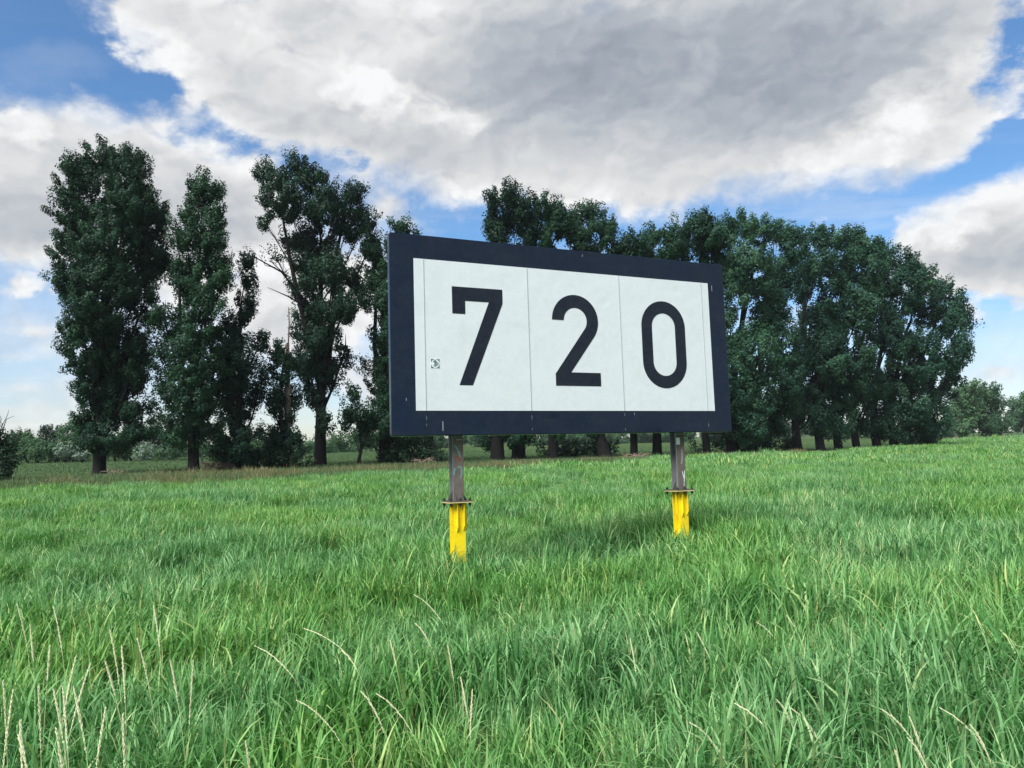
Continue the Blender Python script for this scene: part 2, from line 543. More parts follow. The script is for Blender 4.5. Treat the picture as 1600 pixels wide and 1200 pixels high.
def meadow(name, meshes, x, y, label, size=1.0, tall=True, tilt=0.5, zs=1.0):
    keep = (y < edge_depth(x, y)) if tall else np.ones(len(x), bool)
    x, y = x[keep], y[keep]
    gap = vnoise(x, y, 0.75, 21) * 0.6 + vnoise(x, y, 2.6, 22) * 0.4
    keep = (gap > rng.uniform(0.22, 0.56, len(x))) | (rng.uniform(0, 1, len(x)) < np.where(y < 9, 0.55, 0.15))
    x, y = x[keep], y[keep]
    h = height_field(x, y)
    n = len(x)
    s = (0.36 + 1.22 * h) * rng.uniform(0.85, 1.15, n) * size
    w = vnoise(x, y, 2.3, 5) - 0.5
    w2 = vnoise(x, y, 2.9, 6) - 0.5
    lay = np.clip((vnoise(x, y, 2.0, 8) - 0.45) * 2.2, 0, 1) * tilt
    # tilt towards the lee side, more where the grass is laid
    tx = -lay * 0.15 + w2 * 0.35
    ty = 0.02 + lay * 0.5 + w * 0.35
    rz = rng.uniform(-3.14, 3.14, n)
    rot = np.stack([tx, ty, rz], 1)
    sc = np.stack([s, s, s * zs * (1 - 0.25 * lay)], 1)
    pts = np.stack([x, y, ground_z(x, y) - 0.01], 1)
    return scatter(name, meshes, pts, rot, sc, rng.integers(0, len(meshes), n), label)


near = []
for i in range(12):
    t0 = [0.35, 0.5, 0.62, 0.45][i % 4]
    wide = i % 3 == 2
    v, f, t = blades(50 if wide else 66, 0.17, 0.34 if wide else 0.29, 0.64 if wide else 0.54, 0.0205 if wide else 0.0155, 7, 1.15 if wide else 0.95, tone0=t0, stray=0.012)
    near.append(raw_mesh('tuft', v, f, t, (M_grass,), True))
x, y = wedge(1.2, 17.0, 19.0)
k = 10500                                   # and the same sward round about where one would step to the side
xs, ys = rng.uniform(-17, 17, k), rng.uniform(-4, 17, k)
o_ = (ys < 1.2) | (np.abs(xs) > 0.95 * ys)
x, y = np.concatenate([x, xs[o_]]), np.concatenate([y, ys[o_]])
meadow('meadow_grass', near, x, y, 'tall green meadow grass with arching blades around the sign')
mid = []
for i in range(8):
    v, f, t = blades(300, 0.5, 0.32, 0.60, 0.019, 5, 1.1, square=True, tone0=[0.45, 0.6, 0.52, 0.38][i % 4], stray=0.02)
    mid.append(raw_mesh('patch', v, f, t, (M_grass,), True))
x, y = wedge(16.5, 48.0, 3.2)
meadow('meadow_grass_beyond_the_sign', mid, x, y, 'tall wind-combed green grass in the middle of the meadow')
far = []
for i in range(6):
    v, f, t = blades(420, 1.3, 0.32, 0.62, 0.05, 3, 1.0, square=True, tone0=[0.5, 0.62, 0.56][i % 3], stray=0.04)
    far.append(raw_mesh('swath', v, f, t, (M_grass,), True))
x, y = wedge(47.0, 130.0, 0.7, 0.9)
meadow('meadow_grass_in_the_distance', far, x, y, 'tall green grass running back to the poplar row')
x, y = wedge(130.0, 300.0, 0.16, 0.9)
k = x > 0.35 * y
meadow('meadow_grass_at_the_horizon', far, x[k], y[k], 'pale green meadow grass at the far right', size=1.4)

# short grazed turf beyond the tall meadow
turf = []
for i in range(5):
    v, f, t = blades(500, 1.5, 0.10, 0.26, 0.04, 2, 0.8, square=True, tone0=0.5, stray=0.08)
    turf.append(raw_mesh('turf', v, f, t, (M_turf,), True))
x, y = wedge(39.0, 170.0, 0.22, 0.9)
e = edge_depth(x, y)
k = (y > e - 1)
x, y = x[k], y[k]
n = len(x)
scatter('pasture_grass', turf, np.stack([x, y, ground_z(x, y)], 1), np.stack([np.zeros(n), np.zeros(n), rng.uniform(0, 6.28, n)], 1),
        np.stack([np.full(n, 1.25), np.full(n, 1.25), rng.uniform(0.6, 1.6, n)], 1), rng.integers(0, 5, n), 'short dull green pasture turf behind the poplars')
# dry straw along the meadow's far edge, under the trees
dry = []
for i in range(8):
    if i < 4:
        v, f, t = blades(46, 0.6, 0.25, 0.80, 0.020, 3, 0.3, square=True, tone0=0.45, tspread=0.3, stray=0.05)
        dry.append(raw_mesh('straw', v, f, t, (M_straw,), True))
    else:
        v, f, t = blades(120, 0.7, 0.20, 0.60, 0.026, 3, 0.8, square=True, tone0=0.6, tspread=0.3, stray=0.10)
        dry.append(raw_mesh('rank_grass', v, f, t, (M_turf,), True))
n = 11000
px = rng.uniform(-250, 1250, n)
e = np.interp(px, EDGE_PX, EDGE_D)
y = e + np.abs(rng.normal(0, 1, n)) * np.where(px < 720, 6.0, 3.5) + rng.uniform(-2.5, 1.0, n)
x = (px - 800) / 1200 * y
pt = vnoise(x, y, 3.5, 12) * .6 + vnoise(x, y, 1.2, 13) * .4 + np.where(px < 230, -.10, 0.03) + np.where(px > 720, -.06, 0)
strawy = pt > rng.uniform(0.54, 0.78, n)
k = strawy | (rng.uniform(0, 1, n) < 0.5)
x, y, strawy = x[k], y[k], strawy[k]; n = len(x)
scatter('dry_grass', dry, np.stack([x, y, ground_z(x, y)], 1), np.stack([rng.normal(0, 0.12, n), rng.normal(0.1, 0.12, n), rng.uniform(0, 6.28, n)], 1),
        np.stack([np.ones(n), np.ones(n), rng.uniform(0.5, 1.25, n)], 1), rng.integers(0, 4, n) + np.where(strawy, 0, 4), 'patchy straw-coloured grass fringe at the foot of the poplars')

# ------------------------------------------------------------------ the kilometre board
def painted(name, base, rough, spec, dent=0.0, dirt=None, dirt_amount=0.3):
    m, g, b = material(name, rough, spec)
    t = g.node('ShaderNodeTexCoord')
    o = t.outputs['Object']
    n = g.noise(o, 2.2, 8.0, 0.7)
    mp = g.node('ShaderNodeMapping'); mp.inputs['Scale'].default_value = (7, 7, 0.9)
    g.l.new(o, mp.inputs[0])
    st_ = g.noise(mp.outputs[0], 1.5, 6.0, 0.7)
    if dirt:
        f = g.ss(n * 0.5 + st_ * 0.5, 0.42, 0.72, 0.0, dirt_amount)
        col = g.mix(f, base, dirt)
        sp = g.noise(o, 26.0, 3.0, 0.5)
        col = g.mix(g.ss(sp, 0.72, 0.78, 0.0, 0.35), col, dirt)
        g.l.new(col, b.inputs['Base Color'])
    else:
        b.inputs['Base Color'].default_value = (*base, 1)
    g.put(b.inputs['Roughness'], g.ss(n, 0.3, 0.75, rough * 0.8, rough * 1.25))
    if dent:
        dn = g.noise(o, 0.9, 3.0, 0.5)
        vo = g.node('ShaderNodeTexVoronoi', feature='SMOOTH_F1'); vo.inputs['Scale'].default_value = 1.3
        g.l.new(o, vo.inputs['Vector'])
        pit = g.ss(V(g, vo.outputs[0]), 0.0, 0.16, -1.0, 0.0)
        bu = g.node('ShaderNodeBump'); bu.inputs['Strength'].default_value = 1.0; bu.inputs['Distance'].default_value = dent
        g.put(bu.inputs['Height'], dn + pit * 0.25)
        g.l.new(bu.outputs[0], b.inputs['Normal'])
    return m


M_navy = painted('navy_black_enamel', (0.002, 0.010, 0.028), 0.13, 0.26, 0.05, (0.022, 0.028, 0.036), 0.5)  # mottling is dirt plus cloudy reflections put into the frame's colour
M_white = painted('white_enamel', (0.60, 0.66, 0.70), 0.30, 0.5, 0.014, (0.42, 0.47, 0.47), 0.34)
M_digit = painted('digit_enamel', (0.004, 0.009, 0.020), 0.30, 0.3, 0.012, (0.06, 0.065, 0.07), 0.2)
M_seam = painted('seam_sealant', (0.38, 0.41, 0.43), 0.6, 0.3)
M_seamdark = painted('seam_dark_gap', (0.01, 0.012, 0.018), 0.6, 0.3)
M_chip = painted('bare_scratch', (0.30, 0.31, 0.32), 0.6, 0.3)
M_steel = painted('weathered_grey_steel', (0.21, 0.22, 0.23), 0.5, 0.5, 0.004, (0.10, 0.085, 0.075), 0.7)
M_rust = painted('brown_weathered_steel', (0.115, 0.100, 0.090), 0.7, 0.2, 0.004, (0.20, 0.18, 0.16), 0.8)
M_yellow = painted('yellow_paint', (0.82, 0.63, 0.008), 0.40, 0.4, 0.0, (0.34, 0.22, 0.03), 0.45)
M_faded = painted('faded_yellow_paint', (0.55, 0.46, 0.20), 0.5, 0.3)
M_plate = painted('dark_plate_steel', (0.085, 0.080, 0.075), 0.6, 0.3, 0.004, (0.05, 0.04, 0.035), 0.8)
M_bolt = painted('dark_bolt', (0.02, 0.018, 0.016), 0.6, 0.4)
M_tag1 = painted('turquoise_spray', (0.14, 0.27, 0.26), 0.6, 0.3)
M_tag2 = painted('red_spray', (0.20, 0.065, 0.055), 0.7, 0.3)
M_paper = painted('white_sticker', (0.62, 0.72, 0.74), 0.6, 0.3)
M_sgrey = painted('grey_sticker_print', (0.10, 0.12, 0.13), 0.6, 0.3)
M_sblue = painted('blue_grey_sticker_print', (0.20, 0.27, 0.31), 0.6, 0.3)
M_sred = painted('reddish_sticker_print', (0.16, 0.11, 0.14), 0.6, 0.3)

BX, BY, BZ = Vector((0.9099, 0.4148, -0.0011)), Vector((-0.013, 0.0311, 0.9994)), Vector((0.4146, -0.9094, 0.0336))
BC = Vector((1.043, 12.308, 3.874))
BW, BH, BD = 6.138, 3.0, 0.11
BM = Matrix(((BX.x, BY.x, BZ.x, BC.x), (BX.y, BY.y, BZ.y, BC.y), (BX.z, BY.z, BZ.z, BC.z), (0, 0, 0, 1)))
sign = bpy.data.objects.new('kilometre_sign', None)
COL.objects.link(sign)
sign['label'] = 'large navy-framed white river kilometre board reading 720 on two yellow-footed steel posts'
sign['category'] = 'sign'
# local axes of the sign: x along the board, y up, z out of its face; the Empty sits at the board's foot
sign_base = BC + BY * (-BH / 2 - 2.33)
sign.matrix_world = Matrix.Translation(sign_base) @ BM.to_3x3().to_4x4()
SY = BH / 2 + 2.33                        # height of the board's centre above the Empty


def polymesh(name, verts, faces, mat, smooth=False):
    me = bpy.data.meshes.new(name)
    me.from_pydata([tuple(v) for v in verts], [], faces)
    me.materials.append(mat)
    if smooth:
        for p in me.polygons:
            p.use_smooth = True
    me.update()
    return me


def prism(outline, z0, z1, holes=()):
    """extruded flat outline (counter-clockwise seen from +z)"""
    n = len(outline)
    v = [(x, y, z1) for x, y in outline] + [(x, y, z0) for x, y in outline]
    f = [tuple(range(n)), tuple(range(2 * n - 1, n - 1, -1))]
    for i in range(n):
        j = (i + 1) % n
        f.append((i, i + n, j + n, j))
    return v, f


def part(name, v, f, mat, parent=sign, dy=SY, smooth=False, label=None, bevel=0.0):
    v = [(a, b_ + dy, c) for a, b_, c in v]
    o = link(name, polymesh(name, v, f, mat, smooth), parent, label=label)
    if bevel:
        bm_ = o.modifiers.new('bevel', 'BEVEL'); bm_.width = bevel; bm_.segments = 3; bm_.limit_method = 'ANGLE'
    return o


def rounded(w, h, r, n=6, x0=0, y0=0):
    pts = []
    for cx, cy, a0 in ((w / 2 - r, h / 2 - r, 0), (-w / 2 + r, h / 2 - r, 90), (-w / 2 + r, -h / 2 + r, 180), (w / 2 - r, -h / 2 + r, 270)):
        for k in range(n + 1):
            a = math.radians(a0 + 90 * k / n)
            pts.append((x0 + cx + r * math.cos(a), y0 + cy + r * math.sin(a)))
    return pts


def box(x0, x1, y0, y1, z0, z1):
    v = [(x0, y0, z0), (x1, y0, z0), (x1, y1, z0), (x0, y1, z0), (x0, y0, z1), (x1, y0, z1), (x1, y1, z1), (x0, y1, z1)]
    return v, [(0, 3, 2, 1), (4, 5, 6, 7), (0, 1, 5, 4), (1, 2, 6, 5), (2, 3, 7, 6), (3, 0, 4, 7)]


def join(*parts):
    V_, F_ = [], []
    for v, f in parts:
        k = len(V_)
        V_ += list(v); F_ += [tuple(i + k for i in q) for q in f]
    return V_, F_


v, f = prism(rounded(BW, BH, 0.035), -BD, 0)
part('board', v, f, M_navy, bevel=0.012)
ml, mr, mt, mb = 0.367, 0.354, 0.3655, 0.367
v, f = prism([(-BW / 2 + ml, -BH / 2 + mb), (BW / 2 - mr, -BH / 2 + mb), (BW / 2 - mr, BH / 2 - mt), (-BW / 2 + ml, BH / 2 - mt)], 0.0005, 0.004)
part('white_panel', v, f, M_white)
# digits
ZD = 0.007
seven = [(-2.11, .75), (-2.11, .334), (-1.90, .334), (-1.90, .537), (-1.51, .537), (-2.022, -.75), (-1.805, -.75), (-1.278, .53), (-1.278, .75)]


def strip(outer, inner):
    """faces between two matching polylines"""
    n = len(outer)
    v = [(x, y, ZD) for x, y in outer] + [(x, y, ZD) for x, y in inner]
    return v, [(i, i + n, i + n + 1, i + 1) for i in range(n - 1)]


arc = lambda cx, cy, r, a0, a1, n: [(cx + r * math.cos(math.radians(a0 + (a1 - a0) * k / n)), cy + r * math.sin(math.radians(a0 + (a1 - a0) * k / n))) for k in range(n + 1)]
part('digit', [(x, y, ZD) for x, y in seven], [tuple(range(len(seven)))], M_digit)
o2 = arc(0, .325, .425, 180, -37, 40) + [(-.11, -.517)]
i2 = arc(0, .325, .211, 180, -37, 40) + [(-.393, -.543)]
v, f = strip(o2, i2)
v2, f2 = [(-.393, -.543, ZD), (-.393, -.735, ZD), (.435, -.735, ZD), (.435, -.517, ZD), (-.11, -.517, ZD)], [(0, 1, 2, 3, 4)]
v, f = join((v, [q[::-1] for q in f]), (v2, f2))
part('digit', v, f, M_digit)
cx0 = 1.717
o0 = arc(cx0, .302, .448, 0, 180, 28) + arc(cx0, -.302, .448, 180, 360, 28)
i0 = arc(cx0, .302, .236, 0, 180, 28) + arc(cx0, -.302, .236, 180, 360, 28)
v, f = strip(o0 + [o0[0]], i0 + [i0[0]])
part('digit', v, [q[::-1] for q in f], M_digit)
# seams between the sheet panels: a pale bead on the white, a dark gap with chipped edges on the frame
for k, sx in enumerate((-2.55, -0.842, 0.856, 2.559)):
    wd = 0.011 if k in (1, 2) else 0.008
    v, f = box(sx - wd / 2, sx + wd / 2, -BH / 2 + mb + .002, BH / 2 - mt - .002, 0.003, 0.010)
    sm = part('seam', v, f, M_seam)
    for q in (box(sx - wd / 2, sx + wd / 2, BH / 2 - mt, BH / 2 - .02, -0.002, 0.003), box(sx - wd / 2, sx + wd / 2, -BH / 2 + .02, -BH / 2 + mb, -0.002, 0.003)):
        o = part('gap', *q, M_seamdark, dy=SY); o.parent = sm
    rs = random.Random(k)
    for yy in [rs.uniform(-BH / 2 + .03, -BH / 2 + mb - .07) for _ in range(3)]:
        o = part('chip', *box(sx + wd * .4, sx + wd * .4 + rs.uniform(.003, .007), yy, yy + rs.uniform(.01, .05), 0, 0.004), M_chip, dy=SY); o.parent = sm
for q in ((-2.30, -2.290, -1.43, -1.29), (2.80, 2.807, 1.0, 1.10), (.18, .186, 1.40, 1.44), (1.05, 1.056, -1.2, -1.17), (-2.85, -2.843, -.99, -.95)):
    part('scratch', *box(*q, 0, .003), M_chip)
# square sticker with a round emblem
stk = part('sticker', *box(-2.467, -2.327, -.505, -.363, .004, .0065), M_paper)
sx, sy = -2.397, -.434
C_ = lambda r, n=24, z=.0: [(sx + r * math.cos(2 * math.pi * k / n), sy + r * math.sin(2 * math.pi * k / n), z) for k in range(n)]


def corner(ax, ay, z):
    a0 = math.degrees(math.atan2(ay, ax))
    return [(sx + ax * .066, sy + ay * .067, z)] + [(sx + .066 * math.cos(math.radians(a0 + d)), sy + .066 * math.sin(math.radians(a0 + d)), z) for d in (38, 20, 0, -20, -38)]


for (ax, ay), mt_ in (((-1, 1), M_sgrey), ((1, 1), M_sgrey), ((-1, -1), M_sgrey), ((1, -1), M_sred)):
    q = corner(ax, ay, .0085)
    o = part('corner_print', q, [tuple(range(len(q)))], mt_); o.parent = stk
blob = [(-.036, .028), (-.014, .052), (.006, .058), (.022, .036), (.058, -.004), (.030, -.034), (.016, -.030), (.004, -.056), (-.020, -.040), (-.030, -.022), (-.006, -.006), (-.020, .006)]
q = [(sx + a, sy + b_, .0085) for a, b_ in blob]
o = part('emblem', q, [tuple(range(len(q)))], M_sblue); o.parent = stk
q = [(sx + a, sy + b_, .0095) for a, b_ in ((-.016, .034), (.006, .040), (.024, .012), (.004, .004))]
q2 = [(sx + a, sy + b_, .0095) for a, b_ in ((.000, -.016), (.020, -.014), (.014, -.034), (-.004, -.030))]
v, f = join((q, [(0, 1, 2, 3)]), (q2, [(0, 1, 2, 3)]))
o = part('emblem_detail', v, f, M_sgrey); o.parent = stk
# stiffening rails behind the sheets
for yy in (-1.36, -0.45, 0.45, 1.30):
    part('rail', *box(-BW / 2 + .05, BW / 2 - .05, yy - .05, yy + .05, -BD - .08, -BD - .002), M_steel)


def hbeam(xc, zc, y0, y1, w, d, tf=.016, tw=.012):
    """H section standing up: flanges parallel to the board"""
    a, b_, c, e = w / 2, d / 2, tw / 2, d / 2 - tf
    ol = [(-a, b_), (-a, e), (-c, e), (-c, -e), (-a, -e), (-a, -b_), (a, -b_), (a, -e), (c, -e), (c, e), (a, e), (a, b_)]
    n = len(ol)
    v = [(xc + x, y, zc + z) for y in (y1, y0) for x, z in ol]
    caps = [(0, 1, 10, 11), (2, 3, 8, 9), (4, 5, 6, 7), (1, 2, 9, 10), (3, 4, 7, 8)]
    return v, caps + [tuple(i + n for i in q[::-1]) for q in caps] + [(i, (i + 1) % n, (i + 1) % n + n, i + n)[::-1] for i in range(n)]


def gusset(x, y0, y1, z0, z1, thick, up=True):
    """upright triangular plate in the yz plane; wide at y0, nothing at y1"""
    v = [(x - thick / 2, y0, z0), (x - thick / 2, y0, z1), (x - thick / 2, y1, z0), (x + thick / 2, y0, z0), (x + thick / 2, y0, z1), (x + thick / 2, y1, z0)]
    return v, [(0, 1, 2), (5, 4, 3), (0, 3, 4, 1), (1, 4, 5, 2), (2, 5, 3, 0)]


def xgusset(z, y0, y1, x0, x1, thick):
    v = [(x0, y0, z - thick / 2), (x1, y0, z - thick / 2), (x0, y1, z - thick / 2), (x0, y0, z + thick / 2), (x1, y0, z + thick / 2), (x0, y1, z + thick / 2)]
    return v, [(0, 1, 2), (5, 4, 3), (0, 3, 4, 1), (1, 4, 5, 2), (2, 5, 3, 0)]


def make_post(xc, label, fl, ybot):
    """steel H post bolted to a yellow foot; all heights from the sign's Empty"""
    zc = -BD - .085 - .12
    w = .170; d = .18
    top = 2.33 + 1.55
    v, f = hbeam(xc, zc, fl + .018, top, w, d)
    p = part('post', v, f, M_steel, dy=0, label=label)
    zf = zc + d / 2
    o = part('post_face', *box(xc - w / 2 + .002, xc + w / 2 - .002, fl + .02, 2.30, zf + .001, zf + .004), M_rust, p, 0)
    # base gussets
    for q in (gusset(xc + .045, fl + .018, fl + .16, zf, zf + .075, .012), gusset(xc - .07, fl + .018, fl + .14, zf, zf + .07, .012),
              xgusset(zc + .03, fl + .018, fl + .17, xc - w / 2, xc - w / 2 - .085, .012), xgusset(zc - .02, fl + .018, fl + .15, xc + w / 2, xc + w / 2 + .085, .012)):
        part('gusset', *q, M_plate, p, 0)
    fp = .185
    part('flange_plate', *box(xc - fp, xc + fp, fl, fl + .018, zc - fp, zc + fp), M_plate, p, 0, bevel=.003)
    part('flange_plate', *box(xc - fp, xc + fp, fl - .016, fl - .001, zc - fp, zc + fp), M_faded, p, 0, label='yellow lower flange plate', bevel=.003)
    for ax in (-1, 0, 1):
        for az in (-1, 1):
            if ax == 0 and az == -1:
                continue
            bxc, bzc = xc + ax * (fp - .035), zc + az * (fp - .035)
            prof = [(fl - .075, .011), (fl - .052, .011), (fl - .052, .024), (fl - .024, .024), (fl - .024, .010), (fl + .020, .010), (fl + .020, .024), (fl + .042, .024), (fl + .042, .011), (fl + .06, .011)]
            bv = [(bxc + r_ * math.cos(k * math.pi / 3), y_, bzc + r_ * math.sin(k * math.pi / 3)) for y_, r_ in prof for k in range(6)]
            bf = [tuple(range(5, -1, -1))[::-1], tuple(range(6 * len(prof) - 1, 6 * len(prof) - 7, -1))]
            bf += [(m_ * 6 + k, m_ * 6 + k + 6, m_ * 6 + (k + 1) % 6 + 6, m_ * 6 + (k + 1) % 6) for m_ in range(len(prof) - 1) for k in range(6)]
            part('bolt', bv, bf, M_bolt, p, 0)
    # yellow foot
    v, f = join(hbeam(xc, zc, ybot, fl - .022, w + .01, d + .01))
    foot = part('foot', v, f, M_yellow, p, 0, label='yellow painted foot')
    zf2 = zc + (d + .01) / 2
    hx = (w + .01) / 2
    fins = []
    for sgn in (-1, 1):
        ol = [(xc + sgn * hx, fl - .022), (xc + sgn * (hx + .04), fl - .022), (xc + sgn * (hx + .04), fl - .40), (xc + sgn * hx, fl - .50)]
        if sgn < 0:
            ol = ol[::-1]
        fins.append(prism(ol[::-1], zc - .006 + .05, zc + .006 + .05))
    rib = lambda x_, dz, y_: ([(x_ - .006, fl - .022, zf2), (x_ - .006, fl - .022, zf2 + dz), (x_ - .006, y_ + .08, zf2 + dz), (x_ - .006, y_, zf2),
                               (x_ + .006, fl - .022, zf2), (x_ + .006, fl - .022, zf2 + dz), (x_ + .006, y_ + .08, zf2 + dz), (x_ + .006, y_, zf2)],
                              [(3, 2, 1, 0), (4, 5, 6, 7), (0, 1, 5, 4), (1, 2, 6, 5), (2, 3, 7, 6)])
    for q in fins + [rib(xc - .045, .05, fl - .46), rib(xc + .06, .05, fl - .44)]:
        part('fin', *q, M_yellow, p, 0)
    return p, xc, zf


PL, PR = -1.985, 2.11
YB = -0.25
p1, xa, zf = make_post(PL, 'left steel post with turquoise and red spray paint marks', 1.345, YB)
p2, xb, zf = make_post(PR, 'right steel post with a white sticker and scratches', 1.345, YB)


def brush(name, pts, wd, mat, parent, zf):
    """a sprayed stroke lying on the post's face"""
    L, R_ = [], []
    for i, (x, y) in enumerate(pts):
        a = pts[max(i - 1, 0)]; b_ = pts[min(i + 1, len(pts) - 1)]
        dx, dy = b_[0] - a[0], b_[1] - a[1]; l = math.hypot(dx, dy) or 1
        w_ = wd * (0.45 + 0.55 * math.sin(math.pi * (i + .6) / (len(pts) + .2)))
        L.append((x - dy / l * w_ / 2, y + dx / l * w_ / 2, zf + .0065)); R_.append((x + dy / l * w_ / 2, y - dx / l * w_ / 2, zf + .0065))
    n = len(pts)
    part(name, L + R_, [(i, i + n, i + n + 1, i + 1) for i in range(n - 1)], mat, parent, 0)


brush('spray_mark', [(xa - .06, 2.19), (xa - .02, 2.15), (xa + .02, 2.07), (xa + .03, 2.0)], .028, M_tag1, p1, zf)
brush('spray_mark', [(xa - .05, 1.98), (xa - .01, 2.02), (xa + .03, 1.99), (xa + .02, 1.95)], .04, M_tag2, p1, zf)
brush('spray_mark', [(xa - .07, 1.74), (xa - .068, 1.80), (xa - .06, 1.85), (xa - .045, 1.82)], .026, M_tag1, p1, zf)
brush('spray_mark', [(xa - .02, 1.85), (xa + .02, 1.875), (xa + .05, 1.84), (xa + .05, 1.76), (xa + .03, 1.69)], .03, M_tag1, p1, zf)
part('paper_tag', *box(xa - .03, xa + .07, 2.265, 2.285, zf + .004, zf + .008), M_chip, p1, 0)
o = part('post_sticker', *box(xb - .085, xb - .01, 2.13, 2.25, zf + .004, zf + .008), M_paper, p2, 0)
brush('scratch_mark', [(xb + .02, 2.05), (xb + .025, 1.95), (xb + .015, 1.85), (xb - .005, 1.80)], .025, M_chip, p2, zf)
brush('scratch_mark', [(xb + .01, 1.67), (xb + .03, 1.58), (xb + .045, 1.52), (xb + .055, 1.62), (xb + .06, 1.68)], .02, M_paper, p2, zf)
brush('scratch_mark', [(xb + .04, 1.55), (xb + .04, 1.47), (xb + .03, 1.42)], .018, M_paper, p2, zf)

# ------------------------------------------------------------------ trees
def leaf_mesh(name, centres, out, size, mat, tone):
    """leaf-sized quads at the given points, facing loosely outwards"""
    n = len(centres)
    N_ = out * 1.15 + rng.normal(0, 0.48, (n, 3)); N_[:, 2] += 0.2
    N_ /= np.linalg.norm(N_, axis=1)[:, None] + 1e-9
    A = np.cross(N_, rng.normal(0, 1, (n, 3))); A /= np.linalg.norm(A, axis=1)[:, None] + 1e-9
    B = np.cross(N_, A)
    s = size * rng.uniform(0.6, 1.35, n)[:, None]
    v = np.stack([centres - A * s * .55, centres - B * s * .38 + N_ * s * .08, centres + A * s * .55, centres + B * s * .38 + N_ * s * .08], 1).reshape(-1, 3)
    f = np.arange(4 * n).reshape(n, 4)
    return raw_mesh(name, v, f, tone, (mat,))


def unit(n):
    q = rng.normal(0, 1, (n, 3)); return q / np.linalg.norm(q, axis=1)[:, None]


def foliage(lobes, leaf, lai, sprig, upward=0.6, fill=1.0):
    """lobes: (x, y, z, rx, ry, rz, density). Leaves sit on sprigs; sprigs fill each lobe, densest at its rim"""
    P, O, T, tips = [], [], [], []
    for (x, y, z, rx, ry, rz, dn) in lobes:
        area = math.pi * rx * rz
        nl = int(area * lai * dn / (leaf * leaf * 0.42))
        ns = max(6, int(area * dn * fill / (sprig * sprig * 1.1)) + 3)
        dirs = unit(ns)
        rad = rng.uniform(0.12, 1.0, ns) ** 0.42
        c = dirs * rad[:, None] * np.array([rx, ry, rz]) * 0.93
        stone = rng.normal(0, 0.13, ns)
        sr = sprig * rng.uniform(0.55, 1.25, ns)
        k = rng.integers(0, ns, nl)
        q = unit(nl)
        rr = rng.uniform(0.25, 1.0, nl) ** 0.5
        ax = dirs * 0.55 + np.array([0, 0, 0.75]) + rng.normal(0, 0.25, (ns, 3)); ax /= np.linalg.norm(ax, axis=1)[:, None]
        off = q * (rr * sr[k])[:, None] * 0.72
        off += ax[k] * ((off * ax[k]).sum(1) * 1.3)[:, None]
        pos = c[k] + off + rng.normal(0, leaf * .35, (nl, 3)) * 1.0
        od = dirs[k] * 0.6 + q * 0.7
        P.append(pos + np.array([x, y, z])); O.append(od)
        T.append(np.clip(0.5 + stone[k] + rng.normal(0, 0.11, nl), 0, 1))
        tips.append(c + np.array([x, y, z]))
    return np.concatenate(P), np.concatenate(O), np.concatenate(T), tips


